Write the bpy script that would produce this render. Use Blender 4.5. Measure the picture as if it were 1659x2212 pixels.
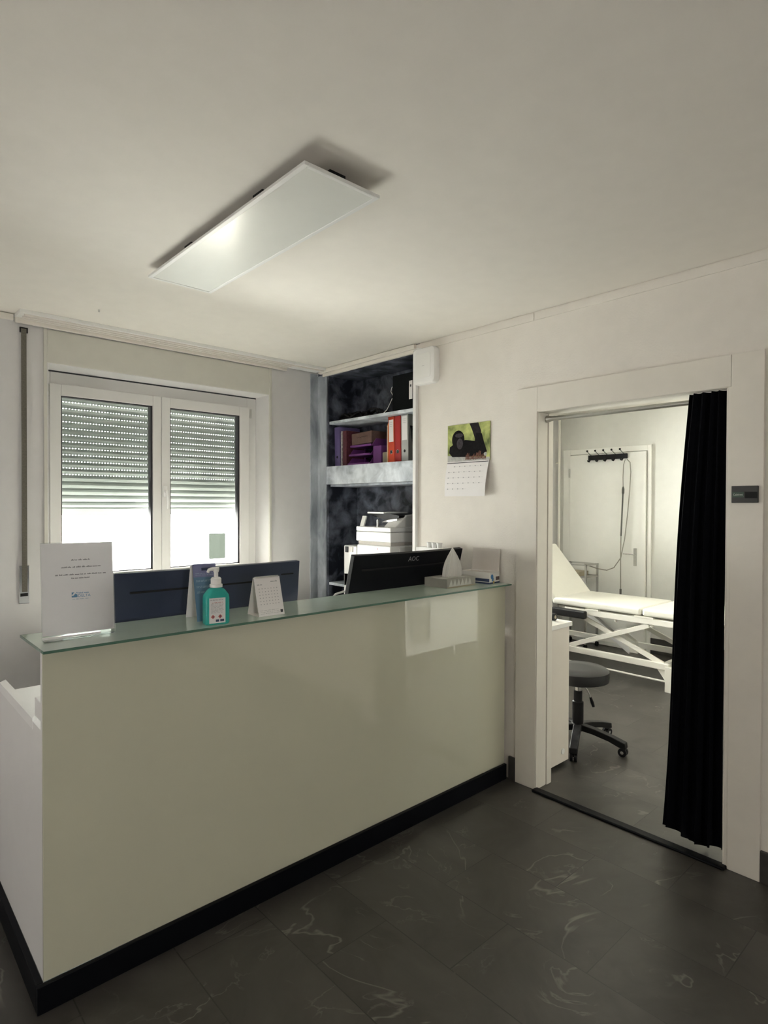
import bpy, bmesh, math, random
from mathutils import Matrix, Vector
random.seed(7)
for o in list(bpy.data.objects):
    bpy.data.objects.remove(o, do_unlink=True)
SC = bpy.context.scene
COL = SC.collection

# ------------------------------------------------------------------ camera
F_PX, IMG_W = 1293.9, 1659.0
yaw, pitch, roll = (math.radians(a) for a in (42.325, -0.680, 0.1737))
fw = Vector((math.sin(yaw)*math.cos(pitch), math.cos(yaw)*math.cos(pitch), math.sin(pitch)))
rt = Vector((math.cos(yaw), -math.sin(yaw), 0)); up = rt.cross(fw)
rt2 = math.cos(roll)*rt + math.sin(roll)*up
up2 = -math.sin(roll)*rt + math.cos(roll)*up
cam_d = bpy.data.cameras.new('camera'); cam = bpy.data.objects.new('camera', cam_d); COL.objects.link(cam)
cam_d.sensor_fit = 'HORIZONTAL'; cam_d.sensor_width = 36; cam_d.lens = 36*F_PX/IMG_W
cam_d.clip_start = 0.05
cam.matrix_world = Matrix(((rt2.x, up2.x, -fw.x, 0), (rt2.y, up2.y, -fw.y, 0), (rt2.z, up2.z, -fw.z, 1.5), (0, 0, 0, 1)))
SC.camera = cam

# ------------------------------------------------------------------ light and exposure
SC.view_settings.view_transform = 'Standard'; SC.view_settings.look = 'None'
SC.view_settings.exposure = 2.95; SC.view_settings.gamma = 1.0; SC.view_settings.use_curve_mapping = False
WORLD_STRENGTH = 5.0
w = bpy.data.worlds.new('overcast_sky'); SC.world = w; w.use_nodes = True
bg = w.node_tree.nodes['Background']; bg.inputs[0].default_value = (1.0, 0.968, 0.93, 1); bg.inputs[1].default_value = WORLD_STRENGTH
sun_d = bpy.data.lights.new('sun', 'SUN'); sun_d.energy = 14.0; sun_d.angle = math.radians(1.0); sun_d.color = (1, 0.95, 0.86)
sun = bpy.data.objects.new('sun', sun_d); COL.objects.link(sun)
sun.rotation_euler = Vector((0.10, -1.1, -1.0)).to_track_quat('-Z', 'Y').to_euler()
def portal(name, loc, d, sx, sy):
    l = bpy.data.lights.new(name, 'AREA'); l.shape = 'RECTANGLE'; l.size = sx; l.size_y = sy; l.cycles.is_portal = True
    o = bpy.data.objects.new(name, l); COL.objects.link(o); o.location = loc
    o.rotation_euler = Vector(d).to_track_quat('-Z', 'Z').to_euler()
portal('portal_reception', (1.58, 4.16, 1.6), (0, -1, 0), 1.42, 1.36)
portal('portal_treatment', (4.2, 4.16, 1.55), (0, -1, 0), 2.2, 1.6)
portal('portal_fill_left', (-2.36, 2.2, 1.25), (1, 0, 0), 0.35, 0.45)  # daylight through an added fill opening in the unseen left wall
portal('portal_fill_front', (-0.3, -2.79, 1.45), (0, 1, 0), 0.5, 0.6)  # daylight through an added opening behind the camera, fills the counter front
SC.cycles.max_bounces = 10; SC.cycles.diffuse_bounces = 6; SC.cycles.transparent_max_bounces = 12
SC.cycles.sample_clamp_indirect = 8.0

# ------------------------------------------------------------------ materials
def nt_of(name):
    m = bpy.data.materials.new(name); m.use_nodes = True
    return m, m.node_tree, m.node_tree.nodes['Principled BSDF']
def mat(name, col, rough=0.5, metal=0.0, vary=0.04, scale=12.0, bump=0.0, bscale=180.0, coat=0.0, spec=0.5, sheen=0.0, trans=0.0, ior=1.5, sss=0.0):
    m, nt, p = nt_of(name); N = nt.nodes; L = nt.links
    tc = N.new('ShaderNodeTexCoord')
    nz = N.new('ShaderNodeTexNoise'); nz.inputs['Scale'].default_value = scale; nz.inputs['Detail'].default_value = 3
    L.new(tc.outputs['Object'], nz.inputs['Vector'])
    cr = N.new('ShaderNodeValToRGB')
    cr.color_ramp.elements[0].position = 0.3; cr.color_ramp.elements[1].position = 0.7
    cr.color_ramp.elements[0].color = [max(0, c*(1-vary)) for c in col] + [1]
    cr.color_ramp.elements[1].color = [min(1, c*(1+vary)) for c in col] + [1]
    L.new(nz.outputs['Fac'], cr.inputs['Fac']); L.new(cr.outputs['Color'], p.inputs['Base Color'])
    p.inputs['Roughness'].default_value = rough; p.inputs['Metallic'].default_value = metal
    p.inputs['Coat Weight'].default_value = coat; p.inputs['Specular IOR Level'].default_value = spec
    p.inputs['Sheen Weight'].default_value = sheen; p.inputs['Transmission Weight'].default_value = trans; p.inputs['IOR'].default_value = ior
    if sss: p.inputs['Subsurface Weight'].default_value = sss
    if bump:
        b = N.new('ShaderNodeTexNoise'); b.inputs['Scale'].default_value = bscale; b.inputs['Detail'].default_value = 4
        L.new(tc.outputs['Object'], b.inputs['Vector'])
        bn = N.new('ShaderNodeBump'); bn.inputs['Strength'].default_value = bump; bn.inputs['Distance'].default_value = 0.004
        L.new(b.outputs['Fac'], bn.inputs['Height']); L.new(bn.outputs['Normal'], p.inputs['Normal'])
    return m
def translucent_mat(name, col, amount):
    m, nt, p = nt_of(name); N = nt.nodes; L = nt.links
    tc = N.new('ShaderNodeTexCoord'); nz = N.new('ShaderNodeTexNoise'); nz.inputs['Scale'].default_value = 30
    L.new(tc.outputs['Object'], nz.inputs['Vector'])
    mx = N.new('ShaderNodeMixRGB'); mx.inputs[1].default_value = list(col)+[1]; mx.inputs[2].default_value = [c*0.95 for c in col]+[1]
    L.new(nz.outputs['Fac'], mx.inputs[0]); L.new(mx.outputs[0], p.inputs['Base Color']); p.inputs['Roughness'].default_value = 0.5
    t = N.new('ShaderNodeBsdfTranslucent'); L.new(mx.outputs[0], t.inputs['Color'])
    ms = N.new('ShaderNodeMixShader'); ms.inputs[0].default_value = amount
    L.new(p.outputs[0], ms.inputs[1]); L.new(t.outputs[0], ms.inputs[2])
    L.new(ms.outputs[0], N['Material Output'].inputs['Surface'])
    return m
def pane_mat(name, tint, refl=0.06):
    m, nt, p = nt_of(name); N = nt.nodes; L = nt.links
    t = N.new('ShaderNodeBsdfTransparent'); t.inputs[0].default_value = list(tint)+[1]
    g = N.new('ShaderNodeBsdfGlossy'); g.inputs['Roughness'].default_value = 0.02
    lw = N.new('ShaderNodeFresnel'); lw.inputs[0].default_value = 1.45
    ms = N.new('ShaderNodeMixShader'); L.new(lw.outputs[0], ms.inputs[0])
    L.new(t.outputs[0], ms.inputs[1]); L.new(g.outputs[0], ms.inputs[2])
    L.new(ms.outputs[0], N['Material Output'].inputs['Surface'])
    return m
def sponge_mat(name, dark, light, lo=0.38, hi=0.72, stretch=1.0, rough=0.45):
    m, nt, p = nt_of(name); N = nt.nodes; L = nt.links
    tc = N.new('ShaderNodeTexCoord'); mp = N.new('ShaderNodeMapping'); mp.inputs['Scale'].default_value = (1, 1, stretch)
    L.new(tc.outputs['Object'], mp.inputs['Vector'])
    nz = N.new('ShaderNodeTexNoise'); nz.inputs['Scale'].default_value = 9; nz.inputs['Detail'].default_value = 5; nz.inputs['Roughness'].default_value = 0.55; nz.inputs['Distortion'].default_value = 0.4
    L.new(mp.outputs['Vector'], nz.inputs['Vector'])
    cr = N.new('ShaderNodeValToRGB'); e = cr.color_ramp.elements
    e[0].position = lo; e[0].color = list(dark)+[1]; e[1].position = hi; e[1].color = list(light)+[1]
    L.new(nz.outputs['Fac'], cr.inputs['Fac']); L.new(cr.outputs['Color'], p.inputs['Base Color']); p.inputs['Roughness'].default_value = rough
    return m
def slate_mat(name):
    m, nt, p = nt_of(name); N = nt.nodes; L = nt.links
    tc = N.new('ShaderNodeTexCoord'); sx = N.new('ShaderNodeSeparateXYZ'); L.new(tc.outputs['Object'], sx.inputs[0])
    a = N.new('ShaderNodeMath'); a.operation = 'SUBTRACT'; a.inputs[1].default_value = 1.272; L.new(sx.outputs['Y'], a.inputs[0])
    b = N.new('ShaderNodeMath'); b.operation = 'SUBTRACT'; b.inputs[1].default_value = 1.765; L.new(sx.outputs['X'], b.inputs[0])
    cb = N.new('ShaderNodeCombineXYZ'); L.new(a.outputs[0], cb.inputs[0]); L.new(b.outputs[0], cb.inputs[1])
    br = N.new('ShaderNodeTexBrick'); br.offset = 0.5; br.offset_frequency = 2
    br.inputs['Scale'].default_value = 1; br.inputs['Brick Width'].default_value = 0.61; br.inputs['Row Height'].default_value = 0.312
    br.inputs['Mortar Size'].default_value = 0.0024; br.inputs['Mortar Smooth'].default_value = 0.3
    br.inputs['Color1'].default_value = (0.93, 0.93, 0.93, 1); br.inputs['Color2'].default_value = (1.08, 1.08, 1.08, 1); br.inputs['Mortar'].default_value = (0.5, 0.5, 0.5, 1)
    L.new(cb.outputs[0], br.inputs['Vector'])
    # every tile shifts its own cut of the stone
    sep = N.new('ShaderNodeVectorMath'); sep.operation = 'MULTIPLY_ADD'; sep.inputs[1].default_value = (7, 5, 3)
    L.new(br.outputs['Color'], sep.inputs[0]); L.new(tc.outputs['Object'], sep.inputs[2])
    base = N.new('ShaderNodeTexNoise'); base.inputs['Scale'].default_value = 2.6; base.inputs['Detail'].default_value = 8; base.inputs['Roughness'].default_value = 0.62; base.inputs['Distortion'].default_value = 0.8
    L.new(sep.outputs[0], base.inputs['Vector'])
    cr = N.new('ShaderNodeValToRGB'); e = cr.color_ramp.elements
    e[0].position = 0.3; e[0].color = (0.034, 0.031, 0.027, 1); e[1].position = 0.75; e[1].color = (0.080, 0.074, 0.066, 1)
    L.new(base.outputs['Fac'], cr.inputs['Fac'])
    def vein(scale, width, dist, thr):
        n = N.new('ShaderNodeTexNoise'); n.inputs['Scale'].default_value = scale; n.inputs['Detail'].default_value = 5; n.inputs['Roughness'].default_value = 0.5; n.inputs['Distortion'].default_value = dist
        L.new(sep.outputs[0], n.inputs['Vector'])
        s = N.new('ShaderNodeMath'); s.operation = 'SUBTRACT'; s.inputs[1].default_value = 0.5; L.new(n.outputs['Fac'], s.inputs[0])
        ab = N.new('ShaderNodeMath'); ab.operation = 'ABSOLUTE'; L.new(s.outputs[0], ab.inputs[0])
        mr = N.new('ShaderNodeMapRange'); mr.inputs['From Min'].default_value = 0; mr.inputs['From Max'].default_value = width; mr.inputs['To Min'].default_value = 1; mr.inputs['To Max'].default_value = 0
        L.new(ab.outputs[0], mr.inputs['Value'])
        k = N.new('ShaderNodeTexNoise'); k.inputs['Scale'].default_value = scale*1.3; k.inputs['Detail'].default_value = 2
        ad = N.new('ShaderNodeVectorMath'); ad.operation = 'ADD'; ad.inputs[1].default_value = (3.1*scale, 1.7, 9.2); L.new(sep.outputs[0], ad.inputs[0]); L.new(ad.outputs[0], k.inputs['Vector'])
        km = N.new('ShaderNodeMapRange'); km.inputs['From Min'].default_value = thr; km.inputs['From Max'].default_value = thr+0.12; L.new(k.outputs['Fac'], km.inputs['Value'])
        mu = N.new('ShaderNodeMath'); mu.operation = 'MULTIPLY'; L.new(mr.outputs[0], mu.inputs[0]); L.new(km.outputs[0], mu.inputs[1])
        return mu.outputs[0]
    v1 = vein(1.5, 0.006, 0.7, 0.47); v2 = vein(4.5, 0.014, 1.0, 0.55)
    mx = N.new('ShaderNodeMath'); mx.operation = 'MAXIMUM'; L.new(v1, mx.inputs[0])
    h = N.new('ShaderNodeMath'); h.operation = 'MULTIPLY'; h.inputs[1].default_value = 0.6; L.new(v2, h.inputs[0]); L.new(h.outputs[0], mx.inputs[1])
    vm = N.new('ShaderNodeMath'); vm.operation = 'MULTIPLY'; vm.inputs[1].default_value = 0.6; L.new(mx.outputs[0], vm.inputs[0])
    mixv = N.new('ShaderNodeMixRGB'); mixv.inputs[2].default_value = (0.24, 0.225, 0.20, 1)
    L.new(vm.outputs[0], mixv.inputs[0]); L.new(cr.outputs['Color'], mixv.inputs[1])
    mm = N.new('ShaderNodeMixRGB'); mm.blend_type = 'MULTIPLY'; mm.inputs[0].default_value = 1
    L.new(mixv.outputs[0], mm.inputs[1]); L.new(br.outputs['Color'], mm.inputs[2]); L.new(mm.outputs[0], p.inputs['Base Color'])
    p.inputs['Roughness'].default_value = 0.37; p.inputs['Specular IOR Level'].default_value = 0.5
    bn = N.new('ShaderNodeBump'); bn.inputs['Strength'].default_value = 0.25; bn.inputs['Distance'].default_value = 0.003
    L.new(base.outputs['Fac'], bn.inputs['Height']); L.new(bn.outputs['Normal'], p.inputs['Normal'])
    return m

M = {}
M['wall'] = mat('rough_plaster', (0.78, 0.745, 0.69), 0.75, vary=0.02, bump=0.35, bscale=110)
M['wall_smooth'] = mat('smooth_plaster', (0.66, 0.65, 0.645), 0.6, vary=0.02, bump=0.05)
M['ceiling'] = mat('ceiling_paint', (0.83, 0.795, 0.735), 0.8, vary=0.015, bump=0.08, bscale=90)
M['trim'] = mat('cream_lacquer', (0.78, 0.745, 0.68), 0.4, vary=0.02)
M['box_panel'] = mat('greyed_cream_panel', (0.62, 0.61, 0.55), 0.5, vary=0.02)
M['inner_sill'] = mat('grey_stone_sill', (0.20, 0.195, 0.185), 0.6, vary=0.15, scale=30)
M['added_sill'] = mat('dark_added_sill', (0.10, 0.10, 0.095), 0.7, vary=0.2, scale=40)
M['far_wall'] = mat('pale_plaster', (0.70, 0.70, 0.66), 0.7, vary=0.02, bump=0.05)
M['door_paint'] = mat('pale_door_paint', (0.80, 0.80, 0.76), 0.45, vary=0.015)
M['frame'] = mat('window_plastic', (0.70, 0.69, 0.67), 0.35, vary=0.01)
M['pane'] = pane_mat('window_glass', (0.95, 0.97, 0.95))
M['slat'] = translucent_mat('shutter_plastic', (0.36, 0.395, 0.375), 0.05)
M['gasket'] = mat('black_gasket', (0.02, 0.02, 0.025), 0.6)
M['floor'] = slate_mat('slate_vinyl')
M['slate'] = mat('slate_baseboard', (0.045, 0.043, 0.04), 0.5, vary=0.2, scale=20)
M['black_trim'] = mat('black_plinth', (0.0025, 0.003, 0.005), 0.5, spec=0.15)
M['niche_dark'] = sponge_mat('sponged_dark_paint', (0.008, 0.011, 0.020), (0.20, 0.22, 0.28), 0.40, 0.74)
M['niche_mid'] = sponge_mat('sponged_grey_paint', (0.16, 0.18, 0.21), (0.52, 0.56, 0.61), 0.3, 0.7, 0.35)
M['niche_light'] = sponge_mat('sponged_pale_paint', (0.34, 0.38, 0.43), (0.78, 0.83, 0.89), 0.32, 0.68)
M['white'] = mat('white_plastic', (0.82, 0.82, 0.80), 0.35, vary=0.01)
M['white_gloss'] = mat('white_gloss', (0.86, 0.86, 0.85), 0.2, vary=0.01)
M['notice'] = translucent_mat('notice_paper', (0.86, 0.83, 0.83), 0.55)
M['paper'] = mat('white_paper', (0.82, 0.80, 0.80), 0.7, vary=0.01)
M['ink'] = mat('dark_ink', (0.06, 0.06, 0.07), 0.7)
M['ink_light'] = mat('grey_ink', (0.38, 0.38, 0.40), 0.7)
M['logo_blue'] = mat('logo_blue', (0.12, 0.30, 0.50), 0.6)
M['acrylic'] = pane_mat('clear_acrylic', (0.97, 0.98, 0.98))
M['front'] = mat('lacquered_glass_front', (0.72, 0.72, 0.57), 0.28, vary=0.015, scale=3, coat=1.0, spec=0.5)
M['front'].node_tree.nodes['Principled BSDF'].inputs['Coat IOR'].default_value = 1.9
M['front'].node_tree.nodes['Principled BSDF'].inputs['Coat Roughness'].default_value = 0.004
M['side'] = mat('grey_white_laminate', (0.80, 0.795, 0.785), 0.4, vary=0.01)
M['desk'] = mat('white_laminate', (0.88, 0.88, 0.87), 0.35, vary=0.01)
M['glass_top'] = mat('green_glass', (0.50, 0.60, 0.53), 0.05, vary=0.02, coat=0.3, spec=0.6)
M['glass_edge'] = mat('dark_glass_edge', (0.10, 0.20, 0.15), 0.15)
M['monitor_navy'] = mat('navy_monitor_plastic', (0.030, 0.040, 0.075), 0.32, vary=0.08)
M['monitor_black'] = mat('black_monitor_plastic', (0.0035, 0.004, 0.006), 0.5, spec=0.15, vary=0.08)
M['monitor_logo'] = mat('grey_logo', (0.30, 0.30, 0.30), 0.3, metal=0.5)
M['chrome'] = mat('chrome', (0.75, 0.75, 0.74), 0.18, metal=1.0)
M['steel'] = mat('brushed_steel', (0.50, 0.50, 0.47), 0.35, metal=1.0)
M['gel'] = mat('teal_gel', (0.045, 0.50, 0.44), 0.12, trans=0.25, ior=1.35, vary=0.03)
M['label'] = mat('bottle_label', (0.80, 0.80, 0.80), 0.5)
M['red_ink'] = mat('red_ink', (0.5, 0.12, 0.10), 0.6)
M['leaflet'] = mat('blue_leaflet', (0.10, 0.20, 0.31), 0.45, vary=0.06)
M['leaflet_top'] = mat('violet_leaflet', (0.19, 0.20, 0.36), 0.45)
M['leaflet_ink'] = mat('pale_blue_ink', (0.35, 0.47, 0.60), 0.6)
M['tissue'] = translucent_mat('tissue_paper', (0.84, 0.83, 0.80), 0.35)
M['tissue_box'] = mat('grey_card', (0.30, 0.29, 0.26), 0.5, vary=0.1)
M['tissue_pale'] = mat('pale_card', (0.55, 0.55, 0.52), 0.5)
M['card'] = mat('white_card', (0.76, 0.74, 0.71), 0.55)
M['card_in'] = mat('plain_card', (0.62, 0.58, 0.54), 0.7)
M['navy_print'] = mat('navy_print', (0.04, 0.06, 0.13), 0.5)
M['blue_print'] = mat('blue_print', (0.06, 0.22, 0.48), 0.5)
M['brown_print'] = mat('brown_print', (0.12, 0.08, 0.08), 0.5)
M['yellow_print'] = mat('yellow_print', (0.55, 0.42, 0.12), 0.5)
M['purple'] = mat('purple_card', (0.13, 0.10, 0.24), 0.45, vary=0.06)
M['purple_tray'] = mat('purple_plastic', (0.16, 0.045, 0.20), 0.35, vary=0.05)
M['pink'] = mat('dark_pink_cover', (0.10, 0.025, 0.035), 0.5, vary=0.3, scale=60)
M['brown'] = mat('brown_leather', (0.13, 0.075, 0.06), 0.5, vary=0.15, scale=40)
M['beige'] = mat('beige_card', (0.36, 0.32, 0.23), 0.6)
M['orange'] = mat('orange_folder', (0.65, 0.28, 0.07), 0.5)
M['red_orange'] = mat('red_orange_binder', (0.55, 0.055, 0.015), 0.42, vary=0.05)
M['red'] = mat('red_binder', (0.38, 0.018, 0.018), 0.42, vary=0.05)
M['grey_binder'] = mat('grey_binder', (0.42, 0.43, 0.42), 0.5)
M['black'] = mat('black_plastic', (0.003, 0.003, 0.004), 0.45, spec=0.3)
M['black_card'] = mat('black_card', (0.003, 0.004, 0.005), 0.6, spec=0.12)
M['hole'] = mat('dark_hole', (0.004, 0.004, 0.005), 0.8)
M['curtain'] = mat('black_curtain', (0.0035, 0.004, 0.006), 0.95, vary=0.2, scale=60, sheen=0.0, spec=0.1, bump=0.2, bscale=500)
M['strap'] = mat('grey_strap', (0.135, 0.125, 0.10), 0.8, vary=0.15, scale=120)
M['diffuser'] = mat('lamp_diffuser', (0.80, 0.81, 0.77), 0.22, vary=0.01)
M['vinyl'] = mat('white_vinyl', (0.84, 0.83, 0.76), 0.35, vary=0.01)
M['bed_metal'] = mat('white_painted_steel', (0.86, 0.84, 0.77), 0.3, vary=0.01)
M['seat'] = mat('black_vinyl', (0.008, 0.008, 0.009), 0.42)
M['cabinet'] = mat('cream_cabinet', (0.74, 0.69, 0.63), 0.4, vary=0.01)
M['teal'] = mat('teal_plastic', (0.05, 0.20, 0.18), 0.4)
M['amber'] = mat('amber_plastic', (0.50, 0.26, 0.12), 0.3)
M['cord'] = mat('grey_rubber', (0.26, 0.25, 0.21), 0.5)
M['cord_dark'] = mat('dark_grey_rubber', (0.10, 0.10, 0.09), 0.5)
M['sign_dark'] = mat('anthracite_plate', (0.022, 0.022, 0.020), 0.4)
M['sign_green'] = mat('green_plate', (0.035, 0.07, 0.045), 0.4)
M['sign_text'] = mat('pale_green_letters', (0.55, 0.62, 0.55), 0.5)
M['leaf_bg'] = sponge_mat('leafy_print', (0.07, 0.10, 0.012), (0.60, 0.66, 0.22), 0.36, 0.66)
M['fur'] = mat('dark_fur_print', (0.006, 0.005, 0.006), 0.6, spec=0.08, vary=0.4, scale=90)
M['face'] = mat('grey_face_print', (0.055, 0.048, 0.055), 0.6, spec=0.08, vary=0.3, scale=70)
M['rust'] = mat('rust_fur_print', (0.15, 0.07, 0.05), 0.6, spec=0.08, vary=0.5, scale=120)
M['stone'] = mat('stone_print', (0.42, 0.42, 0.40), 0.6, vary=0.2, scale=60)
M['bark'] = mat('bark_print', (0.022, 0.018, 0.02), 0.6, spec=0.08, vary=0.3, scale=60)
M['ground'] = mat('pale_concrete', (0.55, 0.53, 0.49), 0.8)
M['ext_sign'] = mat('pale_green_sign', (0.014, 0.0165, 0.0145), 0.9, spec=0.0)
M['render_ext'] = mat('exterior_render', (0.6, 0.58, 0.53), 0.9)

# ------------------------------------------------------------------ mesh builder
def frame(origin, right, upv):
    r = Vector(right).normalized(); u = Vector(upv); u = (u - r*u.dot(r)).normalized(); n = r.cross(u); o = Vector(origin)
    return Matrix(((r.x, u.x, n.x, o.x), (r.y, u.y, n.y, o.y), (r.z, u.z, n.z, o.z), (0, 0, 0, 1)))
class MB:
    def __init__(s): s.v = []; s.f = []
    def add(s, vs, fs, T=None):
        k = len(s.v)
        s.v += [tuple(T @ Vector(p)) if T is not None else tuple(p) for p in vs]
        s.f += [tuple(i+k for i in f) for f in fs]; return s
    def box(s, x0, x1, y0, y1, z0, z1, T=None):
        x0, x1 = sorted((x0, x1)); y0, y1 = sorted((y0, y1)); z0, z1 = sorted((z0, z1))
        vs = [(x, y, z) for x in (x0, x1) for y in (y0, y1) for z in (z0, z1)]
        return s.add(vs, [(0, 1, 3, 2), (4, 6, 7, 5), (0, 4, 5, 1), (2, 3, 7, 6), (0, 2, 6, 4), (1, 5, 7, 3)], T)
    def prism(s, pts, off, T=None):
        n = len(pts); off = Vector(off); a = [Vector(p) for p in pts]
        nrm = Vector((0, 0, 0))
        for i in range(n): nrm += a[i].cross(a[(i+1) % n])
        if nrm.dot(off) > 0: a.reverse()
        vs = a + [p+off for p in a]
        fs = [tuple(range(n)), tuple(range(2*n-1, n-1, -1))] + [(i, i+n, (i+1) % n+n, (i+1) % n) for i in range(n)]
        return s.add(vs, fs, T)
    def tube(s, path, r, n=10, T=None):
        P = [Vector(p) for p in path]; m = len(P)
        R = r if isinstance(r, (list, tuple)) else [r]*m
        tang = [(P[min(i+1, m-1)]-P[max(i-1, 0)]).normalized() for i in range(m)]
        a = Vector((0, 0, 1)) if abs(tang[0].z) < 0.9 else Vector((1, 0, 0))
        u = tang[0].cross(a).normalized(); vs = []
        for i in range(m):
            u = (u-tang[i]*u.dot(tang[i])).normalized(); w_ = tang[i].cross(u)
            for j in range(n):
                q = 2*math.pi*j/n; vs.append(P[i]+(u*math.cos(q)+w_*math.sin(q))*R[i])
        fs = [(i*n+j, i*n+(j+1) % n, (i+1)*n+(j+1) % n, (i+1)*n+j) for i in range(m-1) for j in range(n)]
        fs += [tuple(range(n-1, -1, -1)), tuple((m-1)*n+j for j in range(n))]
        return s.add(vs, fs, T)
    def lathe(s, prof, c=(0, 0, 0), n=24, T=None, sx=1.0, sy=1.0):
        vs = []; m = len(prof)
        for r, z in prof:
            for j in range(n):
                q = 2*math.pi*j/n; vs.append((c[0]+r*sx*math.cos(q), c[1]+r*sy*math.sin(q), c[2]+z))
        fs = [(i*n+j, i*n+(j+1) % n, (i+1)*n+(j+1) % n, (i+1)*n+j) for i in range(m-1) for j in range(n)]
        fs += [tuple(range(n-1, -1, -1)), tuple((m-1)*n+j for j in range(n))]
        return s.add(vs, fs, T)
    def rrect(s, hx, hy, rad, z0, z1, T=None, k=6, inset=0.0):
        def ring(i_):
            pts = []
            for cx, cy, a0 in ((hx-rad, hy-rad, 0), (-hx+rad, hy-rad, 90), (-hx+rad, -hy+rad, 180), (hx-rad, -hy+rad, 270)):
                for j in range(k+1):
                    q = math.radians(a0+90*j/k); pts.append((cx+(rad-i_)*math.cos(q), cy+(rad-i_)*math.sin(q)))
            return pts
        A, B = ring(0), ring(inset); n = len(A)
        if inset:
            levels = [(A, z0), (A, z1-inset), (ring(inset*0.3), z1-inset*0.3), (B, z1)]
        else: levels = [(A, z0), (A, z1)]
        vs = [(x, y, z) for R_, z in levels for x, y in R_]
        fs = [(i*n+j, i*n+(j+1) % n, (i+1)*n+(j+1) % n, (i+1)*n+j) for i in range(len(levels)-1) for j in range(n)]
        fs += [tuple(range(n-1, -1, -1)), tuple((len(levels)-1)*n+j for j in range(n))]
        return s.add(vs, fs, T)
    def disc(s, c, r, T=None, n=20, z0=0.0, z1=0.001, sx=1.0, sy=1.0):
        return s.lathe([(r, z0), (r, z1)], (c[0], c[1], 0), n, T, sx, sy)
    def sphere(s, c, r, n=14, m=8, T=None, sz=1.0):
        prof = [(max(1e-5, r*math.sin(math.pi*i/m)), -r*sz*math.cos(math.pi*i/m)) for i in range(m+1)]
        return s.lathe(prof, c, n, T)
    def text(s, body, size, T, align='CENTER', ext=0.0003):
        cu = bpy.data.curves.new('lettering', 'FONT'); cu.body = body; cu.size = size; cu.align_x = align; cu.align_y = 'CENTER'; cu.extrude = ext; cu.resolution_u = 2
        o = bpy.data.objects.new('lettering', cu); COL.objects.link(o)
        me = bpy.data.meshes.new_from_object(o.evaluated_get(bpy.context.evaluated_depsgraph_get()))
        s.add([v.co[:] for v in me.vertices], [tuple(p.vertices) for p in me.polygons], T)
        bpy.data.objects.remove(o); bpy.data.curves.remove(cu); bpy.data.meshes.remove(me); return s
    def build(s, name, m, parent=None, smooth=False, bevel=0.0, seg=2, label=None, solid=0.0):
        top = parent
        while top is not None and top.parent is not None: top = top.parent
        vs = s.v
        if top is not None:
            inv = top.matrix_basis.inverted(); vs = [tuple(inv @ Vector(p)) for p in s.v]
        me = bpy.data.meshes.new(name); me.from_pydata(vs, [], s.f); me.update()
        me.materials.append(M[m] if isinstance(m, str) else m)
        if smooth:
            me.polygons.foreach_set('use_smooth', [True]*len(me.polygons)); me.set_sharp_from_angle(angle=math.radians(38))
        o = bpy.data.objects.new(name, me); COL.objects.link(o)
        if parent is not None: o.parent = parent
        if bevel:
            b = o.modifiers.new('bevel', 'BEVEL'); b.width = bevel; b.segments = seg; b.limit_method = 'ANGLE'; b.angle_limit = math.radians(40)
        if solid:
            d = o.modifiers.new('solidify', 'SOLIDIFY'); d.thickness = solid; d.offset = 0
        if label: o['label'] = label
        return o
def thing(name, label, cat, loc=(0, 0, 0), rotz=0.0, group=None):
    o = bpy.data.objects.new(name, None); o.empty_display_size = 0.1; COL.objects.link(o)
    o.location = loc; o.rotation_euler = (0, 0, rotz); o['label'] = label; o['category'] = cat
    if group: o['group'] = group
    return o
def tag(o, label, cat, group=None):
    o['label'] = label; o['category'] = cat
    if group: o['group'] = group
    return o
def struct(o):
    o['kind'] = 'structure'; return o
def dup(root, loc, rotz, label, group=None):
    r = root.copy(); COL.objects.link(r); r.location = loc; r.rotation_euler = (0, 0, rotz); r['label'] = label
    if group: r['group'] = group
    for ch in list(root.children):
        c = ch.copy(); COL.objects.link(c); c.parent = r
        for g in list(ch.children):
            d = g.copy(); COL.objects.link(d); d.parent = c
    return r

# ------------------------------------------------------------------ room shell
CEIL = 2.52; XW = 2.72; YW = 3.74; XF = 6.1
struct(MB().box(-2.2, XF+0.15, -2.7, 4.0, -0.12, 0).build('floor', 'floor'))
struct(MB().box(-2.2, XF+0.15, -2.7, 4.1, CEIL, CEIL+0.12).build('ceiling', 'ceiling'))
# window wall (shared facade) with two openings
W1 = (0.87, 2.285, 0.93, 2.285); W2 = (3.1, 5.3, 0.75, 2.35)
mb = MB()
mb.box(-2.2, W1[0], YW, 4.1, 0, CEIL).box(W1[1], W2[0], YW, 4.1, 0, CEIL).box(W2[1], XF+0.15, YW, 4.1, 0, CEIL)
mb.box(W1[0], W1[1], YW, 4.1, 0, W1[2]).box(W1[0], W1[1], YW, 4.1, W1[3], CEIL)
mb.box(W2[0], W2[1], YW, 4.1, 0, W2[2]).box(W2[0], W2[1], YW, 4.1, W2[3], CEIL)
struct(mb.build('wall_back', 'wall_smooth'))
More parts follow.
